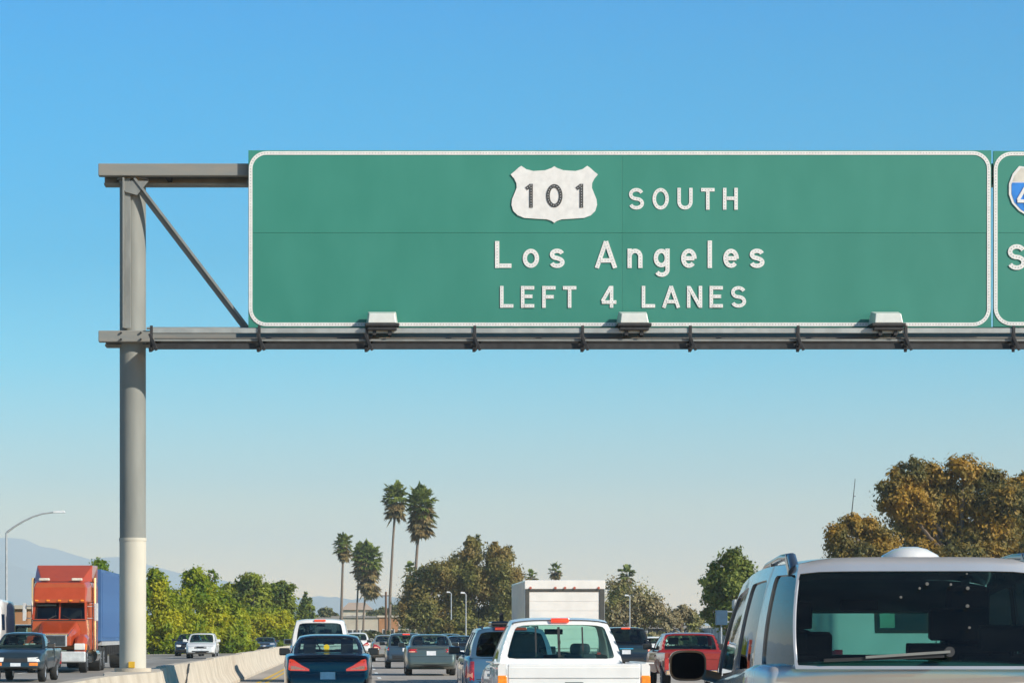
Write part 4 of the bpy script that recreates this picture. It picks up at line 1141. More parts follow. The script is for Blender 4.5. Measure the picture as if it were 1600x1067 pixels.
# ---- oncoming side ---------------------------------------------------------
ot, *_ = vehicle('dark_pickup', 'dark teal pickup driving towards the camera at the lower left corner', 'pickup', 24, 52.0, 'pickup', M['dark_teal'], oncoming=True, group=ONC, W=1.66, H=1.46,
      fog_amber=True, bumper=M['black'], sp=dict(fin=(.05, .05, .06, .10)))
vehicle('white_minivan', 'white minivan with a dark grille coming towards the camera below the hedge', 'car', 313, 26.5, 'minivan', M['white_paint'], oncoming=True, group=ONC, W=1.78, H=1.46,
      sp=dict(zr=1.46, ht=.68, y1=3.75), top=curve([(0, .95), (3.3, .98), (4.2, .84), (4.8, .66)]))
vehicle('dark_hatchback', 'dark car mostly hidden behind the oncoming white minivan', 'car', 293, 24.0, 'sedan', M['navy'], oncoming=True, group=ONC)
vehicle('blue_minivan', 'blue grey car coming over the barrier top left of the navy sedan', 'car', 413, 20.0, 'minivan', M['slate'], oncoming=True, group=ONC, W=1.8, H=1.15, sp=dict(zr=1.15, ht=.68), top=curve([(0, .75), (3.3, .8), (4.8, .5)]))
vehicle('black_minivan', 'small black car coming towards the camera just left of the navy sedan roof', 'car', 446, 17.0, 'minivan', M['black_paint'], oncoming=True, group=ONC, sp=dict(zr=1.5), H=1.5)
vehicle('dark_blue_suv', 'dark blue off-road car between the white van and the orange truck', 'suv', 30, 34.0, 'suv', M['navy'], oncoming=True, group=ONC, W=1.85, H=1.85, sp=dict(zr=1.85))
# white delivery van at the left edge
s = 42.0
wv = thing('delivery_van', 'white high-roofed delivery van cut off by the left edge beside the orange truck', 'van', (X(15, s) - 1.45, F / s, 0), math.pi, ONC)
b = body_mesh(5.6, 2.0, curve([(0, 2.7), (3.4, 2.75), (4.2, 2.5), (4.75, 1.45), (5.6, 1.05)]), curve([(0, .4), (5.6, .4)]), None, None, plan_fn(5.6, .03, .12), rnd=.12, crown=.08, arches=(1.1, 4.6), ra=.42)
wb_ = b.build('body', M['white_paint'], wv, smooth=50, merge=.001); bw_ = bvh_of(wb_)
wv.location.y += 5.6
conform('windscreen', bw_, 'front', [(-.85, 1.55), (.85, 1.55), (.78, 2.3), (-.78, 2.3)], M['glass_dark'], wv, off=.01)
conform('grille', bw_, 'front', rect(-.5, .5, .7, .95), M['black'], wv)
for q in (rect(.6, .9, .85, 1.15), mirror(rect(.6, .9, .85, 1.15))): conform('headlight', bw_, 'front', q, M['clear'], wv)
for vw in ('left', 'right'): conform('side_window', bw_, vw, rect(3.5, 4.3, 1.6, 2.2), M['glass_dark'], wv)
for sx in (-1, 1):
    for yy in (1.1, 4.6): wheel(wv, sx * .86, yy, .36, .24)

# ---- orange semi truck with blue container ---------------------------------
s = 42.0
X0 = X(85, s)
st = thing('semi_truck', 'orange long-nosed semi truck with chrome bumper pulling a blue container towards the camera', 'truck', (X0, F / s, 0), 0, ONC)
# local frame: y = 0 at the front bumper, growing away from the camera; x to the right of the photo
def sx_(px): return (px - 85) / s
def sz_(py): return Z(py, s)
org = M['orange']
def loft(name, secs, m, parent=st, bevel=.03, smooth=None):
    """secs: list of (y, x0, x1, z0, z1, xt inset at the top)"""
    b = MB(); vs = []
    for (y, xa, xb_, za, zb_, ti) in secs:
        vs += [(xa, y, za), (xb_, y, za), (xb_, y, lerp(za, zb_, .7)), (xb_ - ti, y, zb_), (xa + ti, y, zb_), (xa, y, lerp(za, zb_, .7))]
    n = 6; fs = [(i * n + j, i * n + (j + 1) % n, (i + 1) * n + (j + 1) % n, (i + 1) * n + j) for i in range(len(secs) - 1) for j in range(n)]
    fs += [tuple(range(n)), tuple((len(secs) - 1) * n + j for j in range(n - 1, -1, -1))]
    b.add(vs, fs); return b.build(name, m, parent, bevel=bevel)
zw0_ = sz_(967)
# bonnet
loft('bonnet', [(.10, -.60, .60, 1.0, sz_(988), .12), (.5, -.66, .66, 1.0, sz_(984), .14), (1.7, -.80, .80, 1.0, sz_(970), .14)], org, bevel=.05)
# fenders
for sx in (-1, 1):
    loft('fender', [(.18, sx * .93 - .22, sx * .93 + .22, .72, 1.18, .1), (.5, sx * .95 - .24, sx * .95 + .24, .95, 1.38, .12), (1.0, sx * .97 - .22, sx * .97 + .22, 1.04, 1.45, .12), (1.7, sx * .98 - .2, sx * .98 + .2, .8, 1.42, .1)], org, bevel=.04)
    b = MB(); b.box(sx * .92 - .2, sx * .92 + .2, .12, .19, .86, 1.10); b.build('headlight', M['clear'], st, bevel=.03)
    b = MB(); b.box(sx * 1.15 - .03, sx * 1.15 + .03, .2, .4, .86, 1.08); b.build('indicator', M['amber'], st, bevel=.01)
b = MB(); b.box(-.46, .46, .02, .12, .98, 1.42); gr_ = b.build('grille', mat('grille_silver', (.5, .51, .52), .35, .3), st, bevel=.03)
for k in range(9):
    b = MB(); b.box(-.40, .40, .002, .019, 1.02 + k * .042, 1.048 + k * .042); b.build('grille_bar', M['black'], gr_)
for sx in (-1, 1):
    b = MB(); b.bar((sx * .50, .04, 1.40), (sx * .66, 1.65, sz_(974)), .05, .05); b.build('bonnet_edge_trim', M['chrome'], st, bevel=.01)
    b = MB(); b.bar((sx * .45, 1.70, zw0_ - .0), (sx * .12, 1.80, zw0_ + .16), .02, .03); b.build('wiper', M['black'], st)
b = MB(); b.box(-.50, .50, .0, .12, 1.425, 1.47); b.build('grille_header', M['chrome'], st, bevel=.01)
b = MB(); b.box(-1.0, 1.0, 1.70, 1.73, zw0_ - .05, zw0_ - .01); b.build('cowl_trim', M['black'], st, bevel=.005)
for k in range(5):
    b = MB(); b.box(-.86 + k * .43 - .06, -.86 + k * .43 + .06, 1.70, 1.78, sz_(938), sz_(935.5)); b.build('cab_marker_light', M['amber'], st, bevel=.01)
b = MB(); b.box(-1.16, 1.16, -.08, .16, .40, .80); b.build('front_bumper', mat('polished_bumper', (.68, .68, .66), .3, .2), st, bevel=.05)
b = MB(); b.box(-.03, .03, -.095, -.082, .55, .68); b.build('tow_eye', M['black'], st)
b = MB(); b.box(-.9, .9, .2, 7.5, .35, .6); b.build('chassis', M['black'], st)
# cab with windscreen opening
zw0, zw1 = sz_(967), sz_(940)
loft('cab', [(1.72, -1.04, 1.04, .85, zw0 + .02, .02), (3.6, -1.08, 1.08, .85, zw0 + .02, .02)], org)
b = MB()
for sx in (-1, 1):
    b.bar((sx * 1.0, 1.78, zw0), (sx * .96, 2.05, zw1 + .02), .09, .09)
    b.bar((sx * 1.03, 2.9, zw0), (sx * 1.0, 2.9, zw1 + .02), .1, .16, up=(0, 1, 0))
b.bar((0, 1.74, zw0), (0, 2.0, zw1), .05, .05)
b.build('windscreen_pillar', org, st)
b = MB(); b.add([(-.98, 1.76, zw0 + .01), (.98, 1.76, zw0 + .01), (.94, 2.03, zw1), (-.94, 2.03, zw1)], [(0, 1, 2, 3)]); b.build('windscreen', M['glass'], st)
for sx in (-1, 1):
    b = MB(); b.add([(sx * 1.035, 1.85, zw0 + .01), (sx * 1.04, 2.85, zw0 + .01), (sx * 1.0, 2.85, zw1), (sx * .985, 2.08, zw1)], [(0, 1, 2, 3)]); b.build('side_window', M['glass'], st)
b = MB(); b.box(-.98, .98, 3.0, 3.05, zw0, zw1); b.box(-.75, -.25, 2.6, 2.75, zw0, zw0 + .35); b.box(.25, .75, 2.6, 2.75, zw0, zw0 + .35); b.build('cab_interior', M['interior'], st)
b = MB(); b.box(-.9, -.15, 2.0, 2.02, zw1 - .13, zw1 - .07); b.build('sun_visor_inside', mat('pale_visor', (.5, .5, .45), .8), st)
# sleeper and sun visor, upper fairing
loft('sleeper', [(2.0, -1.02, 1.02, zw1 + .005, sz_(908), .10), (2.7, -1.09, 1.09, zw1 + .005, sz_(905), .06), (5.2, -1.13, 1.13, zw1 + .005, sz_(905), .04)], org, bevel=.04)
loft('sleeper_wall', [(3.05, -1.09, 1.09, .85, zw1, .0), (5.2, -1.13, 1.13, .85, zw1, .0)], org)
loft('sun_visor', [(1.75, -1.0, 1.0, zw1 - .02, zw1 + .12, .02), (2.05, -1.03, 1.03, zw1 + .1, sz_(912), .05)], org)
# roof fairing: dished, tapering back and up
b = MB()
zf0, zf1 = sz_(906), sz_(879)
vs = [(-.74, 2.35, zf0), (.74, 2.35, zf0), (1.12, 5.2, zf0), (-1.12, 5.2, zf0), (-1.06, 3.7, zf1), (1.06, 3.7, zf1), (1.12, 5.2, zf1 + .02), (-1.12, 5.2, zf1 + .02),
      (-1.10, 3.0, zf0), (1.10, 3.0, zf0)]
b.add(vs, [(0, 1, 5, 4), (0, 4, 8), (1, 9, 5), (8, 4, 7, 3), (9, 2, 6, 5), (4, 5, 6, 7), (2, 3, 7, 6)])
b.build('roof_fairing', org, st, bevel=.03)
for sx in (-.62, .62):
    b = MB(); b.box(sx - .2, sx + .2, 2.02, 2.3, zf0 + .02, zf0 + .12); b.build('roof_light', mat('roof_light_lens', (.7, .66, .55), .3) if sx < 0 else bpy.data.materials['roof_light_lens'], st, bevel=.03)
for sx in (-1, 1):
    b = MB(); b.tube([(sx * 1.18, 3.3, .8), (sx * 1.18, 3.3, 3.6)], .075, 14); b.build('exhaust_stack', M['chrome'], st, smooth=40)
    b = MB(); b.box(sx * 1.36 - .07, sx * 1.36 + .07, 2.0, 2.12, zw0 - .05, zw0 + .62); b.bar((sx * 1.02, 2.1, zw0 + .5), (sx * 1.34, 2.07, zw0 + .5), .03, .03); b.bar((sx * 1.02, 2.1, zw0 + .05), (sx * 1.34, 2.07, zw0 + .05), .03, .03)
    b.build('door_mirror', mat('pale_mirror_shell', (.6, .6, .58), .4) if sx < 0 else bpy.data.materials['pale_mirror_shell'], st, bevel=.02)
    b = MB(); b.tube([(sx * 1.0, 3.5, .62), (sx * 1.0, 4.8, .62)], .27, 18); b.build('fuel_tank', M['chrome'], st, smooth=40)
    wheel(st, sx * .98, .98, .50, .30)
    for yy in (6.0, 7.3): wheel(st, sx * .92, yy, .50, .5)
    for yy in (15.6, 16.9): wheel(st, sx * .92, yy, .50, .5)
    b = MB(); b.box(sx * .95 - .3, sx * .95 + .3, 7.9, 7.93, .3, .95); b.build('mud_flap', M['black'], st)
# blue container
mb_ = mat('blue_container', (.04, .105, .26), .5, col2=(.06, .15, .33), nscale=1.2)
xc1 = 1.22; zc0, zc1 = sz_(1001) , 1.24 + 2.75
yc0, yc1 = 5.75, 17.9
tr = MB(); tr.box(-xc1, xc1, yc0, yc1, 1.16, zc1); tr.build('container', mb_, st, bevel=.02)
for sx in (-1, 1):
    for k in range(38):
        y_ = yc0 + .2 + k * .31
        b = MB(); b.box(min(sx * (xc1 + .001), sx * (xc1 + .03)), max(sx * (xc1 + .001), sx * (xc1 + .03)), y_, y_ + .16, 1.30, zc1 - .12)
        if k == 0: rib_me = {} if sx < 0 else rib_me
        if k == 0: o = b.build('container_rib', mb_, st, bevel=.008); base = o
        else:
            o = base.copy(); COL.objects.link(o); o.location.y = y_ - (yc0 + .2)
b = MB(); b.box(-1.22, 1.22, 5.9, 18.0, 1.0, 1.155); b.build('trailer_bed', mat('trailer_rail', (.4, .4, .4), .6), st)
for k in range(9):
    b = MB(); b.box(1.16, 1.235, 8.2 + k * .85, 8.26 + k * .85, .62, 1.0) ; b.build('side_guard', M['steel_dark'], st)

# ------------------------------------------------------------------ vegetation
def leaf_mesh(name, centres, size, m, parent, rng, aspect=1.0, droop=0.0, out=None, face=0.9):
    n = len(centres)
    a = rng.normal(size=(n, 3)); a /= np.linalg.norm(a, axis=1)[:, None]
    if out is None:
        c0 = centres.mean(0); out = centres - c0
    out = out / (np.linalg.norm(out, axis=1)[:, None] + 1e-6)
    nn_ = out * face + np.array([0, 0, .45]) * face + rng.normal(size=(n, 3)) * .55
    nn_ /= np.linalg.norm(nn_, axis=1)[:, None]
    a -= nn_ * (a * nn_).sum(1)[:, None]; a /= np.linalg.norm(a, axis=1)[:, None] + 1e-6
    if droop: a[:, 2] -= droop; a /= np.linalg.norm(a, axis=1)[:, None]
    c = np.cross(nn_, a); c /= np.linalg.norm(c, axis=1)[:, None] + 1e-6
    sz = size * rng.uniform(.6, 1.35, size=(n, 1))
    A = a * sz * aspect; B = c * sz
    V = np.stack([centres - A, centres + B * .55 , centres + A, centres - B * .55], 1).reshape(-1, 3)
    me = bpy.data.meshes.new(name)
    me.vertices.add(4 * n); me.vertices.foreach_set('co', V.astype(np.float32).ravel())
    me.loops.add(4 * n); me.loops.foreach_set('vertex_index', np.arange(4 * n, dtype=np.int32))
    me.polygons.add(n); me.polygons.foreach_set('loop_start', np.arange(0, 4 * n, 4, dtype=np.int32)); me.polygons.foreach_set('loop_total', np.full(n, 4, dtype=np.int32))
    me.update(calc_edges=True)
    me.materials.append(m)
    o = bpy.data.objects.new(name, me); COL.objects.link(o); o.parent = parent
    return o
def blob_points(rng, blobs, n, sub=.28, shell=.55, outs=False):
    """leaf centres: small tufts scattered through the outer part of each blob"""
    vol = np.array([b[3] * b[4] * b[5] for b in blobs]) ** (2 / 3); vol /= vol.sum(); P = []; O = []
    for b, v in zip(blobs, vol):
        k = int(n * v); nt = max(6, k // 45)
        d = rng.normal(size=(nt, 3)); d /= np.linalg.norm(d, axis=1)[:, None]
        r = rng.uniform(shell ** 3, 1, size=(nt, 1)) ** (1 / 3)
        rad = np.array(b[3:6])
        t = np.array(b[:3]) + d * r * rad
        idx = rng.integers(0, nt, k)
        P.append(t[idx] + rng.normal(size=(k, 3)) * sub * min(b[3:6]) * rng.uniform(.5, 1.2, size=(nt, 1))[idx] * np.array([1, 1, .8])); O.append(P[-1] - np.array(b[:3]) + d[idx] * .2)
    if outs: return np.concatenate(P), np.concatenate(O)
    return np.concatenate(P)
def trunk_mesh(name, h, r0, limbs, m, parent, lean=0, rng=None):
    b = MB()
    b.tube([(0, 0, -.1), (lean * .3, 0, h * .4), (lean, 0, h)], [r0 * 1.25, r0 * .85, r0 * .5], 9)
    for (x, y, z) in limbs:
        z0 = min(h * .95, z * .55); st_ = Vector((lean * z0 / h, 0, z0)); en = Vector((x, y, z)); mid = st_.lerp(en, .5) + Vector((0, 0, -.08 * (z - z0)))
        b.tube([st_, mid, en], [r0 * .5, r0 * .32, r0 * .12], 6)
    return b.build(name, m, parent, smooth=60)
def tree(name, label, px, s, blobs_px, n, leaf, fm, seed, cat='tree', group=None, r0=.25, sub=.22, shell=.5, aspect=1.0, droop=0, depth=1.0, bark=None):
    """blobs_px: (px, py, rx_px, rz_px) in photograph pixels at scale s"""
    rng = np.random.default_rng(seed)
    t = thing(name, label, cat, (X(px, s), F / s, 0), 0, group)
    bl = []
    for (bx, by, rx, rz) in blobs_px:
        rx, rz = rx / s, rz / s
        bl.append(((bx - px) / s, rng.uniform(-.35, .35) * rx * 2 * depth, Z(by, s), rx, (rx + rz) / 2 * depth, rz))
    h = max(1.0, np.mean([b_[2] for b_ in bl]))
    trunk_mesh('trunk', h, r0, [(b_[0], b_[1], b_[2]) for b_ in bl], bark or M['wood'], t)
    # every clump of foliage carries its own smaller tufts so that the outline is uneven
    ex = []
    for b_ in bl:
        for k in range(7):
            d = rng.normal(size=3); d /= np.linalg.norm(d); f = rng.uniform(.55, .95); q = rng.uniform(.28, .5)
            ex.append((b_[0] + d[0] * b_[3] * f, b_[1] + d[1] * b_[4] * f, b_[2] + d[2] * b_[5] * f, b_[3] * q, b_[4] * q, b_[5] * q))
    bb = MB()
    for i_, e in enumerate(ex):
        c0 = bl[i_ // 7]; a_0 = Vector(c0[:3]) - Vector((0, 0, c0[5] * .5)); e_ = Vector(e[:3])
        bb.tube([a_0, a_0.lerp(e_, .55) + Vector((0, 0, -.1 * c0[5])), e_, e_ + (e_ - a_0) * .22], [max(.03, r0 * .22), r0 * .14, r0 * .08, .012], 5, caps=False)
    bb.build('branches', bark or M['wood'], t, smooth=60, fix=False)
    P1, O1 = blob_points(rng, bl, int(n * .5), sub, shell, True); P2, O2 = blob_points(rng, ex, int(n * .5), .4, .3, True)
    P = np.concatenate([P1, P2]); O = np.concatenate([O1, O2])
    P[:, 2] = np.maximum(P[:, 2], .05)
    leaf_mesh('crown', P, leaf, fm, t, rng, aspect, droop, O)
    return t
f_hedge = foliage('yellow_green_leaves', (.30, .36, .02), (.52, .52, .03), (.16, .26, .02), .45, .55)
f_hedge2 = foliage('lime_leaves', (.40, .42, .02), (.62, .56, .03), (.24, .32, .02), .45, .6)
f_pine = foliage('pine_needles', (.06, .095, .025), (.13, .19, .04), (.28, .32, .03), .3, .5)
f_euc = foliage('olive_eucalyptus_leaves', (.14, .145, .04), (.28, .27, .07), (.28, .20, .06), .3, .35)
f_gold = foliage('rust_tinged_leaves', (.085, .09, .035), (.22, .19, .055), (.42, .25, .035), .3, .38)
f_green = foliage('fresh_green_leaves', (.15, .20, .04), (.33, .37, .08), (.14, .18, .04), .35, .5)
f_bare = foliage('sparse_brown_twigs', (.24, .20, .11), (.42, .35, .19), (.28, .27, .08), .25, .4)
f_far = foliage('far_olive_leaves', (.12, .14, .05), (.22, .21, .08), None, .2)
f_palm = foliage('palm_green', (.10, .15, .03), (.26, .31, .06), None, .35)
f_dead = foliage('palm_dead_straw', (.22, .16, .07), (.42, .31, .13), (.16, .14, .05), .2, 1.2)

HG = 'bushy trees forming the hedge beside the oncoming lanes'
hedge = [ # px, top, bottom, radius
    (165, 872, 1020, 42), (205, 890, 1024, 34), (248, 884, 1022, 36), (290, 882, 1020, 40), (322, 905, 1022, 34), (352, 925, 1020, 30), (372, 950, 1021, 24)]
labs = ['leafy green tree showing a strip of crown above the blue container', 'bushy green tree mostly hidden behind the cream post base',
        'tall yellow-green bushy tree directly right of the cream post base', 'tallest rounded yellow-green tree behind the oncoming white minivan',
        'yellow-green tree with a pointed side shoot right of the tallest hedge tree', 'lower lime-green bush sloping down at the right of the hedge',
        'lowest lime bush at the right-hand end of the hedge']
for i, (px, tp, bt_, r_) in enumerate(hedge):
    s = 22 - (i * .25)
    hgt = bt_ - tp; bl = []
    rr = random.Random(i)
    for k in range(7):
        f = (k + .5) / 7; bl.append((px + rr.uniform(-.45, .45) * r_, lerp(bt_ - 8, tp + r_ * .45, f), r_ * (.80 - .42 * f) * rr.uniform(.85, 1.15), r_ * .55))
    tree('hedge_tree', labs[i], px, s, bl, 22000, .13, f_hedge2 if i in (2, 4, 6) else f_hedge, 10 + i, group=HG, sub=.3, shell=.6)
tree('shoot_tree', 'thin dark green tree rising above the middle of the hedge', 330, 19, [(330, 905, 9, 12), (333, 925, 12, 14), (338, 950, 20, 22)], 4000, .13, f_hedge, 31, sub=.3)
tree('pine_tree', 'dark spreading pine with flat layered crown left of the white off-road car', 395, 17, [(388, 906, 20, 12), (372, 925, 26, 12), (405, 925, 24, 14), (356, 926, 12, 9), (395, 948, 34, 14)], 16000, .16, f_pine, 33, sub=.3)
tree('pine_tree', 'dark bushy pine right of the flat-crowned pine', 437, 16.5, [(437, 922, 20, 14), (425, 935, 22, 14), (447, 938, 16, 14), (432, 955, 28, 18)], 14000, .16, f_pine, 34, sub=.3)
tree('low_tree', 'sunlit lime-green tree in front of the pines', 405, 17.5, [(395, 970, 30, 18), (425, 972, 26, 20), (445, 975, 18, 18), (408, 995, 32, 18), (385, 990, 22, 22), (440, 995, 20, 18)], 20000, .14, f_hedge2, 35, sub=.3)
tree('cypress_tree', 'small pointed dark green conifer above the white off-road car', 479, 13, [(479, 938, 6, 12), (479, 950, 11, 12), (478, 966, 15, 14)], 5000, .15, f_pine, 36, sub=.3)
tree('round_tree', 'small round olive tree on the skyline right of the pointed conifer', 510, 9, [(510, 957, 14, 8), (500, 962, 12, 8), (522, 964, 12, 8)], 3500, .2, f_far, 37)
tree('round_tree', 'small olive tree left of the two tall palm trunks', 598, 8.5, [(598, 955, 14, 9), (585, 960, 12, 8)], 3000, .2, f_far, 38)
tree('round_tree', 'dark green tree between the two tall palm trunks', 622, 9, [(622, 955, 14, 12), (634, 960, 12, 12), (618, 972, 16, 12)], 4000, .2, f_far, 39)
# eucalyptus group
EG = 'eucalyptus trees behind the traffic'
tree('eucalyptus_tree', 'olive eucalyptus standing behind the right-hand tall palm trunk', 662, 15, [(668, 905, 26, 22), (655, 935, 22, 24), (690, 893, 22, 18), (640, 955, 18, 24), (672, 960, 30, 28)], 22000, .14, f_euc, 41, group=EG, sub=.32, droop=.4, aspect=1.3)
tree('eucalyptus_tree', 'tallest olive eucalyptus with a pointed top in the middle of the group', 728, 15, [(740, 850, 11, 14), (738, 868, 16, 14), (722, 878, 20, 16), (712, 900, 26, 22), (745, 905, 20, 24), (720, 935, 30, 24), (715, 968, 34, 24)], 32000, .14, f_euc, 42, group=EG, sub=.32, droop=.4, aspect=1.3)
tree('eucalyptus_tree', 'broad olive eucalyptus left of the box truck', 780, 15, [(770, 866, 14, 14), (788, 868, 13, 13), (778, 888, 24, 20), (800, 900, 16, 20), (765, 915, 22, 26), (792, 930, 26, 28), (775, 965, 34, 28)], 32000, .14, f_euc, 43, group=EG, sub=.32, droop=.4, aspect=1.3)
tree('bush', 'olive scrub under the eucalyptus trees', 740, 16, [(690, 985, 30, 16), (730, 985, 34, 16), (770, 985, 30, 16)], 9000, .17, f_euc, 44, cat='bush')
# right-hand trees
tree('bare_tree', 'half bare brown tree right of the box truck', 985, 17, [(965, 925, 18, 18), (990, 935, 26, 20), (1015, 945, 22, 18), (960, 955, 24, 22), (1000, 960, 34, 22), (1030, 960, 16, 14), (955, 975, 20, 14)], 15000, .13, f_bare, 51, sub=.45, shell=.2)
tree('low_tree', 'low olive tree above the white wall left of the red pickup', 1065, 17, [(1052, 962, 18, 13), (1070, 958, 14, 12), (1085, 967, 14, 12), (1040, 972, 20, 10)], 8000, .14, f_bare, 52, sub=.3)
tree('green_tree', 'green leafy tree left of the silver off-road car windscreen pillar', 1145, 25, [(1145, 872, 15, 15), (1130, 888, 18, 14), (1160, 890, 17, 16), (1120, 908, 20, 16), (1150, 915, 26, 20), (1118, 930, 18, 16), (1172, 905, 16, 14), (1140, 945, 30, 20), (1112, 960, 14, 14), (1150, 970, 30, 18)], 20000, .12, f_green, 53, sub=.32)
tree('rust_tree', 'huge dark tree with rust-orange foliage at the right edge', 1500, 23, [(1420, 745, 24, 22), (1450, 750, 30, 24), (1500, 735, 34, 20), (1545, 752, 30, 20), (1400, 775, 30, 24), (1440, 790, 40, 26), (1500, 780, 46, 30), (1560, 790, 46, 30), (1420, 815, 30, 20), (1480, 825, 44, 26), (1545, 835, 50, 26), (1440, 850, 30, 20), (1500, 870, 60, 25)], 70000, .115, f_gold, 54, sub=.3, droop=.3, aspect=1.3, r0=.5)
tree('rust_tree', 'rust-orange tree reaching out of the frame at the right edge', 1620, 22, [(1585, 765, 22, 18), (1610, 760, 26, 20), (1600, 800, 40, 30), (1640, 790, 36, 30), (1600, 845, 46, 30), (1640, 850, 40, 30)], 34000, .12, f_gold, 55, sub=.3, droop=.3, aspect=1.3, r0=.45)
tree('rust_tree', 'smaller rust-tinged tree below the thin mast', 1340, 24, [(1330, 822, 18, 16), (1305, 838, 17, 16), (1360, 828, 24, 18), (1385, 842, 20, 16), (1320, 858, 30, 18), (1365, 862, 34, 18)], 28000, .105, f_gold, 56, sub=.3, droop=.3)
# palms
PG = 'fan palms'
def palm(label, px_base, px_top, py_top, s, R_px, skirt_px, seed, tw=3.0, n=46, group=PG):
    rng = np.random.default_rng(seed)
    t = thing('palm_tree', label, 'palm tree', (X(px_base, s), F / s, 0), 0, group)
    lean = (px_top - px_base) / s; Rr = R_px / s; hz = Z(py_top, s) - Rr * .8
    b = MB(); b.tube([(0, 0, -.1), (lean * .15, 0, hz * .35), (lean * .55, 0, hz * .7), (lean, 0, hz)], [tw / s * 1.3, tw / s, tw / s * .8, tw / s * .9], 10)
    b.build('trunk', M['palm_trunk'], t, smooth=60)
    def fronds(name, n, elev, m, L0, seed2, drop=None):
        r = np.random.default_rng(seed2); V = []; Fc = []
        for i in range(n):
            az = r.uniform(0, 2 * math.pi); el = R(r.uniform(*elev)); L = L0 * r.uniform(.8, 1.1)
            zoff = -(drop * r.uniform(0, 1)) if drop else r.uniform(-.5, .25) * L0
            d = np.array([math.cos(az) * math.cos(el), math.sin(az) * math.cos(el), math.sin(el)])
            c0 = np.array([lean, 0, hz + zoff]); stem = c0 + d * L * .48
            side = np.cross(d, [0, 0, 1]); side /= np.linalg.norm(side) + 1e-6; up = np.cross(side, d)
            k0 = len(V); w = .02
            V += [c0 - side * w, c0 + side * w, stem + side * w, stem - side * w]; Fc.append((k0, k0 + 1, k0 + 2, k0 + 3))
            for j in range(13):   # leaflets of the fan
                a = lerp(-1.35, 1.35, j / 12) + r.uniform(-.06, .06); ll = L * .55 * (1 - .18 * abs(a)) * r.uniform(.85, 1.1)
                dirn = d * math.cos(a) + side * math.sin(a) + up * .12
                tip = stem + dirn * ll - np.array([0, 0, 1]) * ll * r.uniform(.10, .42); mid = stem + dirn * ll * .55
                nn = np.cross(dirn, up); nn /= np.linalg.norm(nn) + 1e-6; k0 = len(V); ww = L * .075
                V += [stem, mid - nn * ww, tip, mid + nn * ww]; Fc.append((k0, k0 + 1, k0 + 2, k0 + 3))
        me = bpy.data.meshes.new(name); me.from_pydata([tuple(v) for v in V], [], Fc); me.materials.append(m)
        o = bpy.data.objects.new(name, me); COL.objects.link(o); o.parent = t
    fronds('green_fronds', n, (-40, 85), f_palm, Rr * 1.05, seed)
    fronds('dead_fronds', int(n * 1.3), (-78, -5), f_dead, Rr * .92, seed + 1, drop=skirt_px / s)
    return t
palm('tallest fan palm, left one of the central pair, with a slightly leaning trunk', 608, 619, 757, 11.3, 24, 26, 61, 2.2, 60)
palm('tall fan palm, right one of the central pair, with a thick straight trunk', 645, 658, 763, 12.0, 29, 42, 62, 2.6, 75)
palm('shorter fan palm with a bare trunk at the far left of the palm row', 533, 537, 833, 10.5, 18, 18, 63, 2.2, 50)
palm('short fan palm half merged with the shaggy one on its right', 557, 562, 848, 10.0, 18, 30, 64, 1.5, 45)
palm('shaggy fan palm with a wide skirt of dead fronds left of the central pair', 567, 576, 852, 10.0, 26, 46, 65, 1.5, 85)
palm('low fan palm behind the right-hand tall palm trunk', 641, 641, 880, 10.0, 15, 24, 66, 2.2, 34)
palm('small fan palm head showing above the left corner of the box truck', 830, 830, 890, 10.0, 13, 8, 67, 2.0, 26)
palm('small fan palm head above the middle of the box truck', 868, 868, 879, 10.0, 13, 8, 68, 2.0, 26)
palm('fan palm rising behind the half bare tree right of the box truck', 981, 979, 883, 11.0, 17, 18, 69, 2.2, 34)
# understorey and far tree belt
rng = np.random.default_rng(5)
def belt(name, x0, x1, s, tp, n, m, seed, leaf=.25):
    rng = np.random.default_rng(seed); P = []
    top_ = lambda px: tp + 5 * math.sin(px * .11 + seed) + 4 * math.sin(px * .27 + 2 * seed)
    k = int((x1 - x0) / 6)
    for i in range(k):
        px = lerp(x0, x1, (i + rng.uniform(0, 1)) / k); zt_ = Z(top_(px), s) * rng.uniform(.7, 1); rx = rng.uniform(.6, 1.1) * 9 / s
        P.append(blob_points(rng, [(X(px, s), F / s + rng.uniform(-4, 4), zt_ * .5, rx, rx, zt_ * .55)], n // k, .25, .4))
    P = np.concatenate(P); P[:, 2] = np.maximum(P[:, 2], .05)
    o = leaf_mesh(name, P, leaf, m, None, rng)
    return tag(o, kind='stuff')
tag(belt('far_shrubs', 455, 660, 13, 985, 9000, f_far, 3, .2), 'olive roadside scrub below the distant buildings', 'shrubs')
tag(belt('roadside_scrub', 940, 1110, 18, 980, 9000, f_bare, 4, .16), 'dry brown scrub along the foot of the white wall', 'shrubs')
tag(belt('verge_scrub', 1130, 1750, 20, 968, 16000, f_bare, 9, .16), 'dry scrub under the rust-tinged trees at the right', 'shrubs')
tag(belt('distant_trees', 380, 1300, 6.5, 975, 16000, f_far, 6, .5), 'low belt of far trees along the horizon', 'trees')

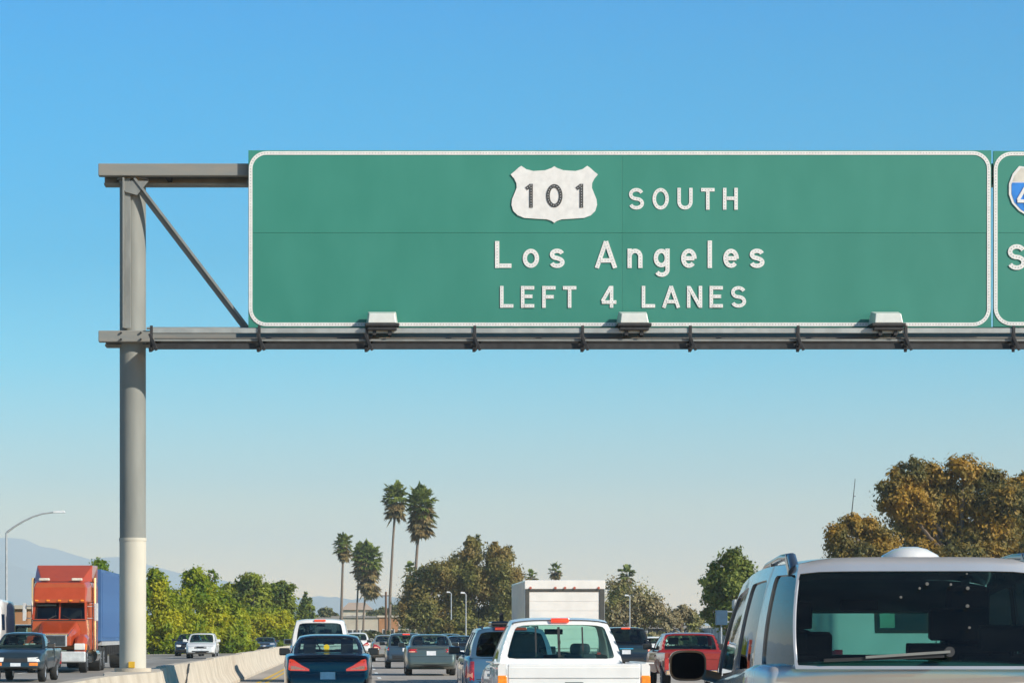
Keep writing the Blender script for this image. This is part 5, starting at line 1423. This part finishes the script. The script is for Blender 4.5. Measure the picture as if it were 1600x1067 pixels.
# ------------------------------------------------------------------ poles and lamps
m_pole = mat('galvanised_lamp_pole', (.42, .44, .45), .5, .3)
def lamp_post(label, px, s, py_top, arm, lean=0, hl=.38, group='street lamps', name='street_lamp', arm_py=None, r0=None):
    t = thing(name, label, 'street lamp', (X(px, s), F / s, 0), 0, group)
    zt = Z(py_top, s); r0 = r0 or 1.0 / s
    b = MB(); b.tube([(0, 0, 0), (0, 0, zt)], [r0 * 1.25, r0 * .8], 10); b.build('pole', m_pole, t, smooth=50)
    b = MB(); b.tube([(0, 0, 0), (0, 0, .3)], r0 * 2.2, 12); b.build('base', m_pole, t)
    b = MB(); z2 = Z(arm_py, s) if arm_py else zt + .4
    pts = [(arm * f, 0, zt + (z2 - zt) * math.sin(f * math.pi / 2) ** .9) for f in (0, .15, .35, .55, .75, 1)]
    b.tube(pts, [r0 * .9, r0 * .8, r0 * .7, r0 * .65, r0 * .6, r0 * .6], 8); b.build('arm', m_pole, t, smooth=50)
    b = MB(); sg_ = 1 if arm > 0 else -1
    b.add([(arm - sg_ * .1, -.12, z2 - .05), (arm + sg_ * hl * 1.6, -.15, z2 - .04), (arm + sg_ * hl * 1.6, .15, z2 - .04), (arm - sg_ * .1, .12, z2 - .05),
           (arm - sg_ * .1, -.06, z2 + .07), (arm + sg_ * hl * 1.4, -.08, z2 + .10), (arm + sg_ * hl * 1.4, .08, z2 + .10), (arm - sg_ * .1, .06, z2 + .07)],
          [(0, 1, 2, 3), (4, 5, 6, 7), (0, 1, 5, 4), (1, 2, 6, 5), (2, 3, 7, 6), (3, 0, 4, 7)])
    b.build('lamp_head', mat('lamp_head_grey', (.6, .62, .62), .5) if 'lamp_head_grey' not in bpy.data.materials else bpy.data.materials['lamp_head_grey'], t, bevel=.02)
    return t
lamp_post('grey street lamp with a curved arm at the left edge', 10, 28, 832, 2.7, arm_py=800, r0=.07)
lamp_post('pale street lamp pole in front of the eucalyptus trees, left of two', 705, 16, 927, -.2, arm_py=925, hl=.16)
lamp_post('pale street lamp pole in front of the eucalyptus trees, right of two', 728, 20, 928, -.2, arm_py=926, hl=.14)
lamp_post('thin pale lamp pole in front of the half bare tree', 984, 18, 932, -.2, arm_py=930, hl=.16)
ut = thing('utility_pole', 'brown wooden utility pole left of the tallest palm trunk', 'utility pole', (X(603, 12), F / 12, 0), 0)
b = MB(); b.tube([(0, 0, 0), (0, 0, Z(924, 12))], [.19, .13], 10); b.build('pole', mat('brown_pole_wood', (.16, .09, .055), .9), ut, smooth=50)
b = MB(); b.box(-.7, .7, -.05, .05, Z(931, 12), Z(929.5, 12)); b.build('crossarm', M['wood'], ut)
ma = thing('radio_mast', 'thin dark mast rising above the smaller rust-tinged tree', 'mast', (X(1331, F / (F / 24 + 3)), F / 24 + 3, 0), 0)
b = MB(); s2 = F / (F / 24 + 3); b.tube([(0, 0, 0), (.0, 0, Z(800, s2)), (.22, 0, Z(748, s2))], [.06, .035, .02], 8); b.build('pole', M['black'], ma)
b = MB(); b.bar((.1, 0, Z(775, s2)), (.25, 0, Z(775, s2)), .03, .03); b.build('stub_antenna', M['black'], ma)
# roadside pole with blue cabinet sign
s = 26
rp_ = thing('roadside_pole', 'thick pale pole carrying a small blue box left of the silver off-road car', 'pole', (X(1148, s), F / s, 0), 0)
b = MB(); b.tube([(0, 0, 0), (0, 0, Z(936, s))], .12, 14); b.tube([(0, 0, Z(950, s)), (0, 0, Z(938, s))], .17, 14); b.build('pole', m_pole, rp_, smooth=50)
b = MB(); b.box((1118 - 1148) / s, (1136 - 1148) / s, -.2, .2, Z(976, s), Z(953, s)); b.build('blue_box', mat('blue_cabinet', (.03, .08, .14), .5), rp_, bevel=.02)
b = MB(); b.box((1136 - 1148) / s, -.1, -.03, .03, Z(956, s), Z(954, s)); b.box((1136 - 1148) / s, -.1, -.03, .03, Z(972, s), Z(970, s)); b.build('bracket', m_pole, rp_)
b = MB(); b.tube([((1127 - 1148) / s, 0, 0), ((1127 - 1148) / s, 0, Z(976, s))], .05, 8); b.build('leg', m_pole, rp_)

# ------------------------------------------------------------------ sound wall
m_wall = mat('pale_block_wall', (.50, .47, .42), .9, col2=(.60, .57, .52), nscale=1.5, bump=.2)
sw = thing('sound_wall', 'pale low roadside wall running behind the red pickup', 'wall', (0, 0, 0), 0)
yy = 120.0; k = 0
while yy < 330:
    ya, yb = yy, yy + 5.0; xa, xb_ = 25.6 + bend(ya) * .6, 25.6 + bend(yb) * .6
    b = MB(); b.poly([(xa, ya + .16, 0), (xb_, yb - .16, 0), (xb_, yb - .16, 2.0), (xa, ya + .16, 2.0)], (.16, 0, 0)); b.build('panel', m_wall, sw)
    b = MB(); b.box(xa - .1, xa + .25, ya - .15, ya + .15, 0, 2.14); b.build('wall_post', m_wall, sw)
    yy += 5.0; k += 1

# ------------------------------------------------------------------ buildings
m_w1 = mat('cream_stucco', (.55, .48, .38), .9, nscale=.4); m_w2 = mat('terracotta_stucco', (.42, .20, .09), .9, nscale=.4)
m_w3 = mat('white_stucco', (.62, .61, .58), .9, nscale=.4); m_roof = mat('flat_roof_grey', (.28, .26, .24), .9, nscale=.5); m_win = mat('dark_window_pane', (.03, .035, .045), .15)
def building(name, label, px0, px1, py_top, s, depth, mw, wins, roof='flat', storeys=1):
    cx = (px0 + px1) / 2; t = thing(name, label, 'building', (X(cx, s), F / s, 0), 0)
    w = (px1 - px0) / s / 2; h = Z(py_top, s)
    b = MB(); b.box(-w, w, 0, depth, 0, h - .3); b.build('wall', mw, t)
    if roof == 'flat':
        b = MB(); b.box(-w - .25, w + .25, -.25, depth + .25, h - .295, h); b.build('roof', m_roof if mw != m_w2 else m_w1, t)
    else:
        b = MB(); b.add([(-w - .5, -.5, h - .29), (w + .5, -.5, h - .29), (w + .5, depth + .5, h - .29), (-w - .5, depth + .5, h - .29), (-w * .6, depth / 2, h + 1.2), (w * .6, depth / 2, h + 1.2)],
                        [(0, 1, 5, 4), (1, 2, 5), (2, 3, 4, 5), (3, 0, 4), (0, 3, 2, 1)]); b.build('roof', mat('tan_roof', (.48, .36, .27), .9) if 'tan_roof' not in bpy.data.materials else bpy.data.materials['tan_roof'], t)
    for st_ in range(storeys):
        zb2 = .9 + st_ * 2.9
        for i in range(wins):
            x = lerp(-w + .8, w - .8, (i + .5) / wins)
            b = MB(); b.box(x - .6, x + .6, -.06, -.003, zb2, zb2 + 1.3); fo = b.build('window', m_w3, t)
            b = MB(); b.box(x - .5, x + .5, -.075, -.0605, zb2 + .1, zb2 + 1.2); b.build('pane', m_win, fo)
    b = MB(); b.box(-w * .1 - .5, -w * .1 + .5, -.05, -.003, 0, 2.1) ; b.build('door', M['wood'], t)
    return t
building('warehouse', 'long pale flat-roofed building behind the shorter palms', 520, 594, 962, 9.5, 16, m_w1, 5, 'flat', 1)
building('shop', 'terracotta-fronted low building right of the shorter palms', 592, 622, 961, 10, 12, m_w2, 2, 'flat', 1)
building('office_block', 'cream building with a tan roof on the skyline above the white off-road car', 536, 580, 950, 8, 14, m_w1, 4, 'hip', 2)
building('shed', 'low white building above the roof of the white off-road car, left of two', 448, 482, 966, 11, 12, m_w3, 2)
building('shed', 'low white building above the roof of the white off-road car, right of two', 492, 526, 964, 11, 12, m_w3, 2)
building('house', 'cream house between the two tall palm trunks', 612, 650, 975, 9.5, 12, m_w1, 3, 'hip', 1)
building('depot', 'pale building behind the white wall left of the red pickup', 1000, 1068, 977, 16, 12, m_w3, 3)
building('brown_house', 'brown building between the delivery van and the orange truck', 18, 44, 945, 20, 8, m_w2, 1, 'flat', 1)

# ------------------------------------------------------------------ hills and haze
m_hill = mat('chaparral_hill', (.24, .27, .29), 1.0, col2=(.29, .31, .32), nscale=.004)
def ridge(name, Y, prof, px0, px1, depth=1800, seed=1):
    rng = random.Random(seed); s = F / Y; N = 160; b = MB(); vs = []
    f = curve(prof)
    ph = [rng.uniform(0, 6.3) for _ in range(6)]
    rows = 14
    for j in range(rows + 1):
        v = j / rows
        for i in range(N + 1):
            px = lerp(px0, px1, i / N)
            hz = max(2, (HY - f(px)) / s + CH)
            n_ = sum(math.sin(px * w * .9 + ph[k] + v * (k + 1) * 2.1) * a for k, (w, a) in enumerate(((.02, 30), (.045, 22), (.09, 12), (.17, 7), (.31, 4), (.6, 2))))
            prof_v = math.sin(min(1, v * 2) * math.pi / 2) ** 1.3 if v <= .5 else math.cos((v - .5) * math.pi) ** 1.0
            y = Y + (v - .5) * depth
            vs.append((X(px, s), y, -2 + max(0, (hz * prof_v) + n_ * Y / 12000 * (prof_v * (1 - .6 * prof_v)))))
    b.add(vs, [(j * (N + 1) + i, j * (N + 1) + i + 1, (j + 1) * (N + 1) + i + 1, (j + 1) * (N + 1) + i) for j in range(rows) for i in range(N)])
    return tag(b.build(name, m_hill, smooth=80), kind='structure')
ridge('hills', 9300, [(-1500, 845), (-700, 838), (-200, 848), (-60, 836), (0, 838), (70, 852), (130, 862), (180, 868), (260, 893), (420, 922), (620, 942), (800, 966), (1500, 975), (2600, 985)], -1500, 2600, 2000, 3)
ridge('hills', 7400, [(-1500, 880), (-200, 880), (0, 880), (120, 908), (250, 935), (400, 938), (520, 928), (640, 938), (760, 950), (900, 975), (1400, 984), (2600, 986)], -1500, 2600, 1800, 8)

hz_ = MB(); hz_.box(-14500, 14500, -70, 11200, -1.1, 400)
hm = bpy.data.materials.new('haze_air'); N, K = nodes_of(hm); N.clear()
out = N.new('ShaderNodeOutputMaterial'); pv = N.new('ShaderNodeVolumePrincipled')
pv.inputs['Color'].default_value = (.80, .93, 1.0, 1); pv.inputs['Density'].default_value = 0.00016; pv.inputs['Anisotropy'].default_value = 0.0
K.new(pv.outputs[0], out.inputs['Volume'])
tag(hz_.build('haze', hm), kind='stuff')
